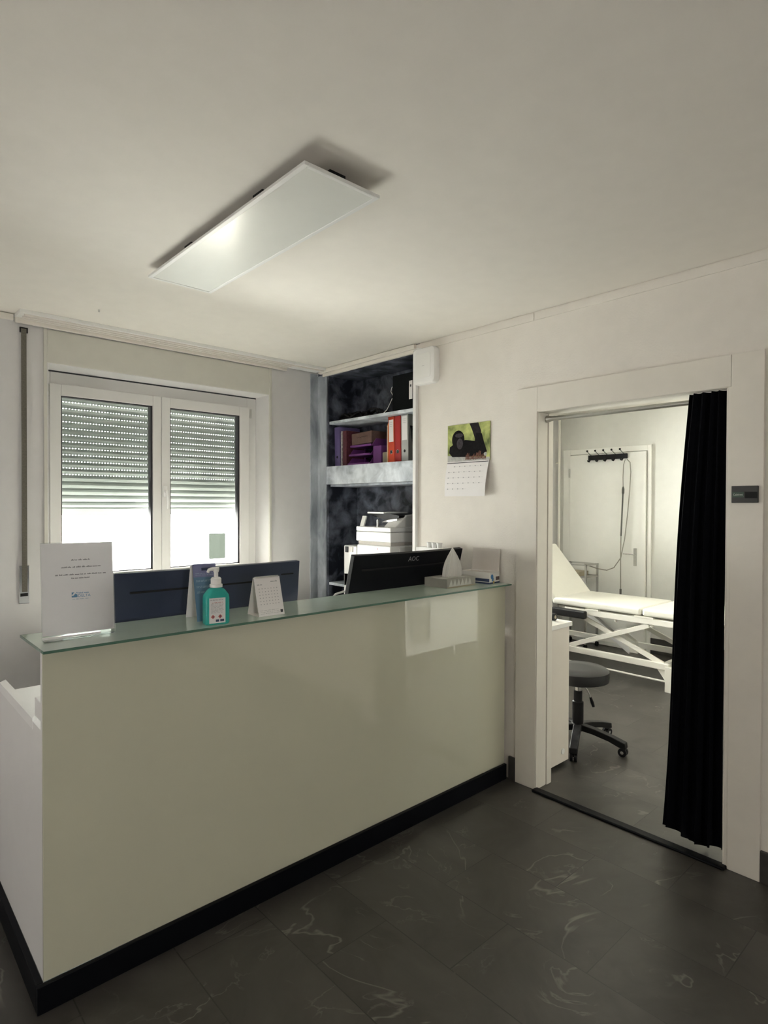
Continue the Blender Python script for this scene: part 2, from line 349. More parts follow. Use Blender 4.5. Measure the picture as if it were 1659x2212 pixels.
# door wall with doorway and niche
mb = MB()
mb.box(XW, 2.835, -2.7, 0.874, 0, CEIL).box(XW, 2.835, 1.784, 2.695, 0, CEIL).box(XW, 2.835, 0.874, 1.784, 1.99, CEIL)
struct(mb.build('wall_right', 'wall'))
mb = MB(); FY = (2.025, 2.375, 1.025, 1.475)  # left wall with a small opening added for fill light
mb.box(-2.32, -2.2, -2.7, FY[0], 0, CEIL).box(-2.32, -2.2, FY[1], 4.1, 0, CEIL).box(-2.32, -2.2, FY[0], FY[1], 0, FY[2]).box(-2.32, -2.2, FY[0], FY[1], FY[3], CEIL)
struct(mb.build('wall_left', 'wall'))
mb = MB(); FX = (-0.55, -0.05, 1.15, 1.75)  # wall behind the camera, opening added to light the counter front
mb.box(-2.2, FX[0], -2.75, -2.6, 0, CEIL).box(FX[1], XW, -2.75, -2.6, 0, CEIL).box(FX[0], FX[1], -2.75, -2.6, 0, FX[2]).box(FX[0], FX[1], -2.75, -2.6, FX[3], CEIL)
struct(mb.build('wall_front', 'wall'))
struct(MB().box(XF, XF+0.15, -0.5, YW, 0, CEIL).build('wall_far', 'far_wall'))
struct(MB().box(2.835, XF, -0.5, -0.38, 0, CEIL).build('wall_side', 'far_wall'))
# niche box, painted
mb = MB()
mb.box(2.995, 3.04, 2.64, YW, 0, CEIL)
mb.box(XW, 2.995, 3.60, YW, 0, 2.46)
mb.box(2.735, 2.995, 2.655, 2.695, 0, 2.46)
mb.box(XW, 2.995, 2.655, YW, 2.46, CEIL)
struct(mb.build('wall_niche', 'niche_dark'))
struct(MB().box(2.708, 2.722, 3.622, YW, 0, 2.475).box(2.645, 2.708, 3.728, YW, 0, 2.49).build('trim_1', 'niche_mid'))
struct(MB().box(2.712, 2.76, 2.697, 3.655, 1.652, 1.785).build('trim_2', 'niche_light'))
struct(MB().box(2.735, 2.99, 2.697, 3.60, 1.635, 1.65).build('trim_3', 'niche_mid'))
# white corner bead at the niche
struct(MB().box(2.698, 2.735, 2.668, 2.695, 0, 2.462).build('trim_4', 'white_gloss', bevel=0.003))
# cornices
mb = MB()
mb.box(2.714, XW, 1.814, 2.68, 2.474, 2.5135).box(2.714, XW, -2.6, 1.808, 2.474, 2.5135)
struct(mb.build('trim_5', 'wall'))
struct(MB().box(2.69, XW, 2.68, 3.70, 2.487, 2.517).box(2.70, XW, 2.69, 3.66, 2.462, 2.487).build('trim_6', 'trim', bevel=0.004))
struct(MB().box(-2.2, 0.70, 3.715, YW, 2.485, 2.516).build('trim_7', 'trim', bevel=0.004))
# shutter box panel and vertical strips by the window
struct(MB().box(0.862, 2.285, 3.734, YW, 2.287, 2.472).build('trim_8', 'box_panel', bevel=0.002))
mb = MB().box(0.845, 0.862, 3.730, YW, 0, 2.49).box(2.285, 2.302, 3.726, YW, 0, 2.49)
struct(mb.build('trim_9', 'box_panel', bevel=0.002))
# door casing
mb = MB()
mb.box(2.705, XW, 1.784, 1.909, 0, 2.12).box(2.705, XW, 0.742, 0.8605, 0, 2.12).box(2.705, XW, 0.862, 1.783, 1.99, 2.12)
mb.box(2.709, XW, 0.8605, 0.874, 0, 1.99)
mb.box(2.709, 2.80, 1.779, 1.784, 0, 1.985).box(2.803, 2.846, 1.774, 1.784, 0, 1.985)
mb.box(2.709, 2.80, 0.874, 0.879, 0, 1.985).box(2.803, 2.846, 0.874, 0.884, 0, 1.985)
mb.box(2.709, 2.846, 0.879, 1.779, 1.988, 1.9905)
struct(mb.build('trim_10', 'trim', bevel=0.0015))
struct(MB().box(2.675, 2.722, 0.862, 1.785, 0, 0.012).build('trim_11', 'black_trim', bevel=0.005))
# baseboards
struct(MB().box(2.706, XW, 1.909, 1.955, 0, 0.125).box(2.706, XW, -2.6, 0.742, 0, 0.125).build('baseboard_right', 'slate', bevel=0.002))
struct(MB().box(XF-0.014, XF, -0.38, 2.66, 0, 0.158).box(XF-0.014, XF, 3.655, YW, 0, 0.158).build('baseboard_far', 'slate', bevel=0.002))
struct(MB().box(2.835, XF, YW-0.014, YW, 0, 0.158).build('baseboard_back', 'slate'))

# ------------------------------------------------------------------ windows
def window(name, x0, x1, z0, z1, yf, handle=True):
    root = bpy.data.objects.new(name, None); COL.objects.link(root); root.location = ((x0+x1)/2, yf, z0); root['kind'] = 'structure'
    fwid = 0.05
    mb = MB().box(x0, x0+fwid, yf, yf+0.06, z0, z1).box(x1-0.075, x1, yf, yf+0.06, z0, z1)
    mb.box(x0+fwid, x1-0.075, yf, yf+0.06, z1-0.09, z1).box(x0+fwid, x1-0.075, yf, yf+0.06, z0, z0+fwid)
    mb.build('window_frame', 'frame', root, bevel=0.004)
    MB().box(x0+0.001, x1-0.001, yf-0.002, yf+0.001, z1-0.009, z1-0.0005).build('dark_gap_strip', 'gasket', root)  # dark strip standing in for the shaded gap above the frame
    xm = (x0+x1)/2 - 0.005
    for k, (a, b) in enumerate(((x0+0.043, xm-0.001), (xm+0.001, x1-0.065))):
        s0, s1, t0, t1 = a+0.061, b-0.056, z0+0.15-0.003, z1-0.145
        if k == 1: s0, s1 = a+0.058, b-0.076
        mb = MB().box(a, s0, yf-0.022, yf+0.04, z0+0.03, z1-0.078).box(s1, b, yf-0.022, yf+0.04, z0+0.03, z1-0.078)
        mb.box(s0, s1, yf-0.022, yf+0.04, z0+0.03, t0).box(s0, s1, yf-0.022, yf+0.04, t1, z1-0.078)
        sash = mb.build('sash', 'frame', root, bevel=0.004)
        g = MB().box(s0, s0+0.006, yf-0.012, yf+0.03, t0, t1).box(s1-0.012, s1, yf-0.012, yf+0.03, t0, t1).box(s0, s1, yf-0.012, yf+0.03, t1-0.006, t1).box(s0, s1, yf-0.012, yf+0.03, t0, t0+0.006)
        g.build('gasket', 'gasket', sash)
        MB().box(s0, s1, yf+0.008, yf+0.012, t0, t1).build('pane', 'pane', sash)
    if handle:
        xh = xm+0.02; zh = 1.585
        mb = MB().box(xh-0.013, xh+0.013, yf-0.034, yf-0.022, zh-0.035, zh+0.035)
        mb.tube([(xh, yf-0.03, zh), (xh, yf-0.062, zh)], 0.009)
        mb.tube([(xh, yf-0.058, zh+0.006), (xh+0.003, yf-0.064, zh-0.05), (xh+0.004, yf-0.062, zh-0.115)], [0.010, 0.009, 0.008])
        mb.build('handle', 'white_gloss', root, smooth=True)
        for xx in (x0+0.035, x1-0.055):
            MB().tube([(xx, yf-0.022, z1-0.155), (xx, yf-0.022, z1-0.09)], 0.007).build('hinge', 'steel', root, smooth=True)
    return root
window('window_1', 0.87, 2.285, 0.93, 2.285, 3.92)
window('window_2', W2[0], W2[1], W2[2], W2[3], 3.95, False)
struct(MB().box(0.872, 2.283, 3.742, 3.925, 0.905, 0.93).build('trim_12', 'inner_sill', bevel=0.004))

struct(MB().box(0.872, 2.283, 3.982, 4.16, 0.925, 0.945).build('trim_15', 'added_sill', bevel=0.003))  # unseen outer sill, added dark to cut sun bounced onto the slats

# roller shutter outside window 1
rs = thing('roller_shutter', 'grey roller shutter half lowered outside the reception window', 'shutter', (1.578, 4.04, 1.43))
X0, X1, YS = 0.90, 2.255, 4.04
def slat_box(mb, z0, z1):
    d = 0.006; h = z1-z0
    pts = [(X0, YS+0.004, z0), (X0, YS-0.002, z0+h*0.2), (X0, YS-d, z0+h*0.5), (X0, YS-0.002, z0+h*0.8), (X0, YS+0.004, z1), (X0, YS+0.010, z1), (X0, YS+0.010, z0)]
    mb.prism(pts, (X1-X0, 0, 0))
PITCH = 0.0405
mb = MB(); z = 1.679
for i in range(14):
    slat_box(mb, z+0.0042, z+PITCH)
    nb = 78
    for k in range(nb):
        x = X0+(k+0.5)*(X1-X0)/nb
        mb.box(x-0.0048, x+0.0048, YS+0.002, YS+0.008, z-0.001, z+0.0052)
    z += PITCH
mb.build('perforated_slats', 'slat', rs, label='upper slats pulled apart so light shows through the slots')
pts = [(X0, YS+0.011, 1.472)]
for k in range(5):
    for t, d in ((0.02, 0.003), (0.2, -0.003), (0.5, -0.006), (0.8, -0.003), (0.98, 0.003)): pts.append((X0, YS+d, 1.472+(k+t)*0.0416))
pts.append((X0, YS+0.011, 1.6805))
mb = MB().prism(pts, (X1-X0, 0, 0))
mb.build('closed_slats', 'slat', rs, label='lower slats resting closed on each other')
MB().box(X0, X1, YS-0.006, YS+0.010, 1.430, 1.474).build('bottom_rail', 'slat', rs, bevel=0.003)
MB().box(X0-0.03, X0+0.005, YS-0.014, YS+0.018, 0.946, 2.285).build('guide_rail', 'frame', rs)
MB().box(X1-0.005, X1+0.03, YS-0.014, YS+0.018, 0.946, 2.285).build('guide_rail', 'frame', rs)

# outside
struct(MB().box(3.2, 4.9, 7.2, 8.8, -0.9, -0.6).build('ground', 'ground'))
struct(MB().box(-2.4, 3.0, 4.1, 5.08, 2.62, 2.75).box(3.0, 7, 4.1, 6.3, 2.62, 2.75).build('trim_13', 'render_ext'))  # overhang; deeper part added unseen to block sun from the treatment window
es = thing('street_sign', 'pale grey square sign on a thin post outside the right pane', 'sign', (4.04, 8, -0.6))
MB().box(3.912, 4.171, 8, 8.03, 0.715, 1.083).build('sign_plate', 'ext_sign', es, bevel=0.02)
MB().tube([(4.04, 8.04, -0.6), (4.04, 8.04, 0.8)], 0.025).build('post', 'white', es)

# ------------------------------------------------------------------ ceiling and wall fittings
lamp = thing('ceiling_light', 'flat white rectangular panel light hung just below the ceiling', 'ceiling light', (1.14, 2.02, CEIL))
lx0, lx1, ly0, ly1, lz = 0.996, 1.287, 1.437, 2.615, 2.480
mb = MB().box(lx0, lx0+0.016, ly0, ly1, lz, lz+0.011).box(lx1-0.016, lx1, ly0, ly1, lz, lz+0.011).box(lx0+0.016, lx1-0.016, ly0, ly0+0.016, lz, lz+0.011).box(lx0+0.016, lx1-0.016, ly1-0.016, ly1, lz, lz+0.011)
mb.build('frame', 'white', lamp, bevel=0.002)
MB().box(lx0+0.016, lx1-0.016, ly0+0.016, ly1-0.016, lz+0.002, lz+0.008).build('diffuser', 'diffuser', lamp)
MB().box(lx0+0.016, lx1-0.016, ly0+0.016, ly1-0.016, lz+0.0085, lz+0.011).build('back_plate', 'steel', lamp)
for x, y in ((lx0+0.04, ly0+0.3), (lx0+0.04, ly1-0.35), (lx1-0.04, ly0+0.3), (lx1-0.04, ly1-0.35)):
    MB().box(x-0.018, x+0.018, y-0.03, y+0.03, lz+0.0105, CEIL+0.001).build('mounting_clip', 'black', lamp)
MB().box(1.11, 1.17, ly0+0.03, ly0+0.10, lz+0.0105, CEIL+0.001).build('mounting_clip', 'black', lamp)
tag(MB().tube([(1.017, 3.343, CEIL+0.001), (1.017, 3.343, CEIL-0.012)], 0.004).build('ceiling_hook', 'steel'), 'tiny dark hook in the ceiling near the window', 'hook')

rail = thing('curtain_rail', 'long white double curtain rail under the ceiling above the window', 'curtain rail', (1.6, 3.66, CEIL))
MB().box(0.705, 2.69, 3.60, 3.728, 2.500, CEIL+0.001).build('rail_board', 'white', rail, bevel=0.003)
mb = MB()
for y in (3.612, 3.652, 3.690): mb.box(0.73, 2.42 if y > 3.62 else 2.68, y, y+0.014, 2.492, 2.5005)
mb.build('rail_track', 'trim', rail)
MB().box(0.705, 2.42, 3.708, 3.726, 2.474, 2.5005).build('valance', 'trim', rail, bevel=0.002)

st = thing('shutter_strap', 'grey shutter strap running down to its winder left of window', 'strap', (0.75, 3.735, 0.955))
MB().box(0.736, 0.761, 3.727, 3.7305, 1.02, 2.45).build('strap', 'strap', st)
MB().box(0.730, 0.769, 3.7305, YW, 2.43, 2.458).build('guide_slot', 'black', st)
mb = MB().box(0.720, 0.772, 3.731, YW+0.001, 0.955, 1.165)
mb.build('winder_plate', 'chrome', st, bevel=0.003)
MB().box(0.728, 0.764, 3.7285, 3.7312, 0.995, 1.012).build('strap_slot', 'hole', st)

ap = thing('access_point', 'white rounded wireless unit mounted high on wall beside the niche', 'wireless unit', (XW, 2.583, 2.25))
T = frame((2.7205, 2.583, 2.362), (0, -1, 0), (0, 0, 1))
MB().rrect(0.094, 0.112, 0.03, 0.0, 0.045, T, inset=0.012).build('housing', 'white_gloss', ap, smooth=True)
mb = MB().rrect(0.062, 0.075, 0.018, 0.0448, 0.0462, T, inset=0.0006)
mb.build('front_panel', 'white', ap)
MB().text('––', 0.02, T @ Matrix.Translation((0, 0.0, 0.0464))).build('logo', 'ink_light', ap)
MB().tube([(2.702, 2.69, 2.478), (2.700, 2.66, 2.486), (2.703, 2.63, 2.481), (2.712, 2.60, 2.468)], 0.003, 8).build('cable', 'white', ap, smooth=True)

# wall calendar
wc = thing('wall_calendar', 'wall calendar with ape photograph above a white month page', 'calendar', (XW, 2.255, 1.55))
T = frame((2.7195, 2.254, 1.866), (0, -1, 0), (0, 0, 1))
MB().box(-0.157, 0.157, -0.109, 0.109, -0.001, 0.006, T).build('photo_page', 'leaf_bg', wc)
def poly(mb, pts, z0, z1): mb.prism([(x, y, z0) for x, y in pts], (0, 0, z1-z0), T)
mb = MB(); poly(mb, [(-0.157, -0.109), (0.157, -0.109), (0.157, -0.092), (0.06, -0.088), (-0.05, -0.082), (-0.157, -0.07)], 0.006, 0.0062); mb.build('stone_print', 'stone', wc)
mb = MB(); poly(mb, [(0.01, 0.109), (0.075, 0.109), (0.095, 0.06), (0.095, 0.01), (0.09, -0.03), (0.055, -0.03), (0.05, 0.02), (0.03, 0.07)], 0.006, 0.0063); mb.build('branch_print', 'bark', wc)
mb = MB(); poly(mb, [(-0.145, -0.055), (-0.14, -0.02), (-0.10, 0.0), (-0.02, 0.015), (0.05, 0.005), (0.06, 0.05), (0.10, 0.045), (0.118, -0.01), (0.138, -0.06), (0.12, -0.085), (0.0, -0.085), (-0.12, -0.08)], 0.0062, 0.0065); mb.build('body_print', 'fur', wc)
mb = MB()
for k in range(16):
    x = -0.02+k*0.0095; h = random.uniform(0.02, 0.05)
    poly(mb, [(x, -0.10-random.uniform(0, 0.006)), (x+0.008, -0.10), (x+0.007+0.004, -0.10+h), (x+0.004, -0.10+h*0.9)], 0.0065, 0.0067)
mb.build('long_hair_print', 'rust', wc)
MB().disc((-0.075, 0.02), 0.048, T, 24, 0.0065, 0.0068, 1.0, 1.15).build('head_print', 'fur', wc)
mb = MB().disc((-0.062, -0.005), 0.026, T, 20, 0.0068, 0.0071, 0.9, 1.25).disc((-0.068, 0.045), 0.025, T, 20, 0.0068, 0.0070, 1.2, 0.5)
mb.build('face_print', 'face', wc)
MB().disc((0.127, -0.075), 0.011, T, 14, 0.0065, 0.0068).build('seal_print', 'stone', wc)
# month page hangs slightly bowed away from the wall
NR = 12; vs = []; fs = []
for i in range(NR+1):
    t = i/NR; zz = 1.757-0.205*t; dd = 0.004+0.030*math.sin(min(1, t*1.15)*math.pi/2)-0.006*t
    for y in (2.412, 2.100+0.012*t): vs += [(XW-dd-0.0035, y, zz), (XW-dd, y, zz)]
for i in range(NR):
    a = i*4; b = a+4
    fs += [(a, a+2, b+2, b), (a+1, b+1, b+3, a+3), (a, b, b+1, a+1), (a+2, a+3, b+3, b+2)]
fs += [(0, 1, 3, 2), (NR*4, NR*4+2, NR*4+3, NR*4+1)]
MB().add(vs, fs).build('month_page', 'paper', wc, smooth=True)
for r in range(5):
    mb = MB()
    for c in range(7):
        if r == 0 and c < 1 or r == 4 and c > 3: continue
        t = (r+0.9)/6.2; zz = 1.757-0.205*t; dd = 0.004+0.030*math.sin(min(1, t*1.15)*math.pi/2)-0.006*t+0.0041
        y = 2.388-c*0.039
        mb.box(XW-dd-0.0004, XW-dd+0.001, y-0.004, y+0.004, zz-0.0025, zz+0.0025)
        mb.box(XW-dd-0.0004, XW-dd+0.001, y-0.026, y-0.008, zz-0.0003, zz+0.0003)
    mb.build('week_row', 'ink_light', wc)
MB().box(2.709, 2.718, 2.105, 2.41, 1.747, 1.751).build('binding', 'ink', wc)

# room sign on the casing
sg = thing('room_sign', 'small dark rectangular room sign on the right door casing', 'sign', (2.705, 0.806, 1.513))
T = frame((2.7052, 0.806, 1.547), (0, -1, 0), (0, 0, 1))
MB().box(-0.048, 0.048, -0.034, 0.034, -0.002, 0.010, T).build('plate', 'sign_dark', sg, bevel=0.0015)
MB().box(-0.044, -0.002, -0.012, 0.010, 0.0095, 0.0112, T).build('name_slot', 'sign_green', sg)
MB().box(0.002, 0.046, -0.016, 0.010, 0.0095, 0.0108, T).build('slider', 'hole', sg)
MB().text('Cabinet', 0.0115, T @ Matrix.Translation((-0.0235, -0.001, 0.0115))).build('lettering', 'sign_text', sg)

# ------------------------------------------------------------------ niche shelf and contents
tag(MB().box(2.722, 2.995, 2.695, 3.60, 2.100, 2.121).build('shelf', 'niche_light', bevel=0.002), 'upper grey painted shelf in the niche holding cables', 'shelf')
tag(MB().box(2.722, 2.995, 3.352, 3.60, 0.900, 0.920).build('shelf', 'niche_light', bevel=0.002), 'low grey painted shelf in the niche beside the printer', 'shelf')
S1 = 2.121; S2 = 1.785
def lever_arch(name, y0, y1, h, m, label, lean=0.0, x0=2.765, depth=0.2, lab=None, hole_m='hole', ring=True, group='lever arch binders on the middle shelf', z0=S2):
    yc = (y0+y1)/2; wd = abs(y1-y0)
    t = thing(name, label, 'binder', (x0, yc, z0), 0, group)
    R = Matrix.Translation((x0, yc, z0)) @ Matrix.Rotation(lean, 4, 'X')
    MB().box(0, depth, -wd/2, wd/2, 0.0, h, R).build('cover', m, t, bevel=0.003)
    MB().box(0.012, depth+0.001, -wd/2+0.004, wd/2-0.004, 0.004, h-0.006, R).build('paper_block', 'paper', t)
    if lab:
        MB().box(-0.001, 0.001, -wd*0.36, wd*0.36, h*lab[0], h*lab[1], R).build('spine_label', 'paper', t)
        mb = MB()
        for k in range(3): mb.box(-0.0014, 0, -wd*0.2, wd*0.2, h*(lab[1]-0.06-0.04*k)-0.002, h*(lab[1]-0.06-0.04*k), R)
        mb.build('spine_writing', 'ink_light', t)
    Tt = R @ frame((0, 0, 0.072), (0, -1, 0), (0, 0, 1))
    if ring: MB().lathe([(0.0135, -0.001), (0.0135, 0.0012)], (0, 0, 0), 18, Tt).build('ring', 'chrome' if ring == 'c' else m, t)
    MB().lathe([(0.0095, -0.001), (0.0095, 0.0016)], (0, 0, 0), 18, Tt).build('finger_hole', hole_m, t)
    return t
lever_arch('binder', 3.592, 3.530, 0.298, 'purple', 'purple binder standing at the left end of the middle shelf', lean=-0.03, x0=2.77)
lever_arch('binder', 2.992, 2.932, 0.312, 'red_orange', 'orange-red lever arch binder with a white spine label', lean=-0.02, lab=(0.45, 0.93), ring='c')
lever_arch('binder', 2.928, 2.872, 0.310, 'red', 'dark red lever arch binder between orange-red and grey binders', lean=-0.02, ring='c')
lever_arch('binder', 2.866, 2.800, 0.312, 'grey_binder', 'grey lever arch binder with white label beside the red one', lean=-0.02, lab=(0.46, 0.97))
bk = thing('folder', 'black folder leaning against the right wall of the niche', 'folder', (2.78, 2.74, S2))
MB().prism([(2.765, 2.745, S2), (2.765, 2.70, S2), (2.765, 2.70, S2+0.12), (2.765, 2.786, S2+0.235)], (0.2, 0, 0)).build('cover', 'black_card', bk)
sp = thing('notebook', 'spiral bound notebook standing beside the purple binder', 'notebook', (2.78, 3.51, S2))
MB().box(2.775, 2.96, 3.512, 3.522, S2, S2+0.262).build('pages', 'card', sp)
mb = MB()
for k in range(24):
    zc = S2+0.012+k*0.0102
    mb.tube([(2.783, 3.508, zc), (2.768, 3.510, zc), (2.766, 3.518, zc), (2.770, 3.525, zc), (2.783, 3.525, zc)], 0.0014, 6)
mb.build('wire_binding', 'chrome', sp)
pk = thing('book', 'dark pink patterned book standing next to the notebook', 'book', (2.78, 3.475, S2))
MB().box(2.77, 2.94, 3.455, 3.500, S2, S2+0.262).build('cover', 'pink', pk, bevel=0.002)
MB().box(2.776, 2.942, 3.459, 3.496, S2+0.003, S2+0.2625).build('page_block', 'paper', pk)
# three tier letter tray and what lies on it
lt = thing('letter_tray', 'purple three-tier letter tray in the middle of the shelf', 'letter tray', (2.86, 3.32, S2))
for k, zt in enumerate((0.0, 0.066, 0.132)):
    zb = S2+zt+0.004; dx = 0.012*k
    mb = MB().box(2.77+dx, 2.98, 3.205, 3.440, zb, zb+0.004)
    mb.prism([(2.77+dx, 3.205, zb), (2.98, 3.205, zb), (2.98, 3.205, zb+0.055), (2.815+dx, 3.205, zb+0.055)], (0, -0.004, 0))
    mb.prism([(2.77+dx, 3.44, zb), (2.98, 3.44, zb), (2.98, 3.44, zb+0.055), (2.815+dx, 3.44, zb+0.055)], (0, 0.004, 0))
    mb.box(2.769+dx, 2.773+dx, 3.205, 3.440, zb, zb+0.014)
    for y in (3.209, 3.436): mb.box(2.93, 2.94, y-0.004, y+0.004, zb-0.012 if k else zb, zb+0.06)
    mb.build('tray', 'purple_tray', lt, bevel=0.001)
tag(MB().box(2.79, 2.97, 3.22, 3.42, S2+0.0085, S2+0.017).build('paper_stack', 'paper'), 'thin stack of white paper in the lowest purple tray', 'paper')
bf = thing('ring_folder', 'brown leather folder lying on the purple letter tray', 'folder', (2.87, 3.32, S2+0.145))
R = Matrix.Translation((2.80, 3.32, S2+0.146)) @ Matrix.Rotation(-0.05, 4, 'X')
MB().box(0, 0.17, -0.112, 0.110, 0.008, 0.095, R).build('cover', 'brown', bf, bevel=0.006)
mb = MB()
for k in range(7): mb.tube([(-0.001, -0.07+k*0.018, 0.057+0.003*(k % 2)), (-0.001, -0.06+k*0.018, 0.060)], 0.0012, 5, R)
mb.build('tooled_writing', 'black', bf)
pf = thing('magazine_file', 'purple magazine file behind the letter tray, right side', 'magazine file', (2.88, 3.10, S2))
MB().prism([(2.80, 3.19, S2), (2.97, 3.19, S2), (2.97, 3.19, S2+0.15), (2.80, 3.19, S2+0.13)], (0, -0.085, 0)).build('body', 'purple_tray', pf, bevel=0.002)
tag(MB().rrect(0.05, 0.043, 0.012, 0.0, 0.082, Matrix.Translation((2.85, 3.054, S2)), inset=0.006).build('small_box', 'beige', smooth=True), 'small beige rounded box left of the red binders', 'box')
tf = thing('folder', 'thin orange folder squeezed against the orange-red binder', 'folder', (2.86, 3.0, S2))
MB().box(2.768, 2.96, 2.9985, 3.0055, S2, S2+0.27).build('cover', 'orange', tf)
MB().box(2.766, 2.95, 3.0060, 3.0085, S2, S2+0.255).build('sheets', 'paper', tf)
# upper shelf: cable tangle, charger, white cable, black file box
def blob_path(cx, cy, z, rx, ry, n, turns, amp):
    return [(cx+rx*math.cos(2*math.pi*turns*i/n)*(1-0.3*math.sin(5*i/n)), cy+ry*math.sin(2*math.pi*turns*i/n)+0.02*math.sin(i*1.3), z+amp*abs(math.sin(i*0.7))) for i in range(n)]
ct = thing('cable_tangle', 'tangle of black cables at the left of the upper shelf', 'cables', (2.85, 3.45, S1))
MB().tube(blob_path(2.82, 3.45, S1+0.010, 0.05, 0.10, 60, 4, 0.034), 0.010, 7).build('cable', 'black', ct, smooth=True)
MB().tube(blob_path(2.83, 3.36, S1+0.012, 0.05, 0.08, 50, 3, 0.034), 0.010, 7).build('cable', 'black', ct, smooth=True)
MB().box(2.79, 2.87, 3.42, 3.52, S1, S1+0.03).build('plug_adapter', 'black', ct, bevel=0.005)
c2 = thing('cable_tangle', 'coiled black cable with plug in the middle of upper shelf', 'cables', (2.83, 3.19, S1))
MB().tube([(2.82+0.03*math.sin(i*0.5), 3.19+0.052*math.cos(i*0.33), S1+0.034+0.026*math.sin(i*0.33)) for i in range(60)], 0.008, 7).build('cable', 'black', c2, smooth=True)
MB().box(2.79, 2.85, 3.05, 3.12, S1, S1+0.03).build('plug', 'black', c2, bevel=0.006)
c3 = thing('cable', 'thin white cable looping up beside the black file box', 'cable', (2.80, 3.0, S1))
MB().tube([(2.775, 3.06, S1+0.006), (2.775, 3.02, S1+0.03), (2.775, 2.985, S1+0.075), (2.775, 2.968, S1+0.10)], 0.0025, 7).build('cable_run', 'white', c3, smooth=True)
MB().tube([(2.79, 2.962, S1+0.19), (2.785, 2.985, S1+0.175), (2.785, 2.992, S1+0.15), (2.79, 2.975, S1+0.12), (2.80, 2.96, S1+0.115)], 0.0025, 7).build('cable_loop', 'white', c3, smooth=True)
MB().box(2.765, 2.79, 3.055, 3.075, S1, S1+0.008).build('connector', 'yellow_print', c3)
fb = thing('file_box', 'large black file box with white label on upper shelf', 'file box', (2.86, 2.83, S1))
MB().box(2.762, 2.98, 2.70, 2.952, S1, S1+0.245).build('body', 'black_card', fb, bevel=0.003)
MB().box(2.7605, 2.7625, 2.762, 2.792, S1+0.07, S1+0.19).build('label', 'paper', fb)
MB().box(2.7598, 2.761, 2.771, 2.783, S1+0.15, S1+0.165).build('label_print', 'ink', fb)

# printer in the lower niche, standing on a white cabinet
pc = thing('printer_cabinet', 'low white cabinet under the office printer', 'cabinet', (2.78, 3.1, 0))
MB().box(2.66, 2.97, 2.80, 3.345, 0.03, 0.80).build('body', 'white', pc, bevel=0.003)
MB().box(2.655, 2.66, 2.805, 3.34, 0.05, 0.78).build('door', 'white', pc, bevel=0.002)
MB().box(2.68, 2.96, 2.82, 3.33, 0.0, 0.03).build('plinth', 'black_trim', pc)
pr = thing('printer', 'white multifunction office printer standing in the lower niche', 'printer', (2.78, 3.05, 0.80))
mb = MB().box(2.665, 2.97, 2.862, 3.205, 0.92, 1.228)
mb.box(2.66, 2.97, 2.862, 3.345, 0.80, 1.02).box(2.66, 2.97, 3.2, 3.345, 0.92, 1.213)
mb.build('body', 'white_gloss', pr, bevel=0.008)
MB().box(2.675, 2.965, 2.872, 3.198, 1.2285, 1.252).build('neck', 'card_in', pr)
MB().box(2.655, 2.97, 2.851, 3.203, 1.252, 1.318).build('scanner', 'white_gloss', pr, bevel=0.006)
MB().box(2.655, 2.97, 2.851, 3.203, 1.3195, 1.352).build('scanner_lid', 'white_gloss', pr, bevel=0.006)
mb = MB(); mb.prism([(2.70, 2.85, 1.352), (2.97, 2.85, 1.352), (2.97, 2.85, 1.44), (2.80, 2.85, 1.43)], (0, 0.12, 0))
mb.build('document_feeder', 'white', pr, bevel=0.006)
MB().box(2.72, 2.95, 2.99, 3.16, 1.44, 1.452).build('feeder_tray', 'white_gloss', pr, bevel=0.003)
MB().prism([(2.74, 2.86, 1.415), (2.74, 3.0, 1.398), (2.74, 3.16, 1.432), (2.74, 3.16, 1.441), (2.74, 2.95, 1.441), (2.74, 2.86, 1.428)], (0.2, 0, 0)).build('feeder_cover', 'black', pr)
MB().prism([(2.73, 2.95, 1.385), (2.73, 3.02, 1.383), (2.73, 2.96, 1.40), (2.73, 2.87, 1.408), (2.73, 2.87, 1.395)], (0.18, 0, 0)).build('output_tray', 'white_gloss', pr)
T = frame((2.675, 3.16, 1.352), (0, -1, 0), (0.35, 0.35, 1))
MB().box(-0.02, 0.02, 0, 0.075, -0.006, 0.006, T).build('control_panel', 'white', pr, bevel=0.002)
MB().box(2.69, 2.705, 3.02, 3.026, 1.352, 1.40).build('paper_stop', 'steel', pr)
MB().box(2.654, 2.661, 3.292, 3.322, 1.165, 1.205).build('tray_label', 'ink', pr)
MB().box(2.654, 2.661, 3.24, 3.275, 1.17, 1.205).build('sticker', 'card', pr)
MB().tube([(2.663, 2.99, 1.205), (2.666, 2.99, 1.205)], 0.004).build('status_light', 'red_ink', pr)
MB().box(2.74, 2.79, 2.853, 2.8625, 1.15, 1.22).build('side_grip', 'white', pr, bevel=0.003)

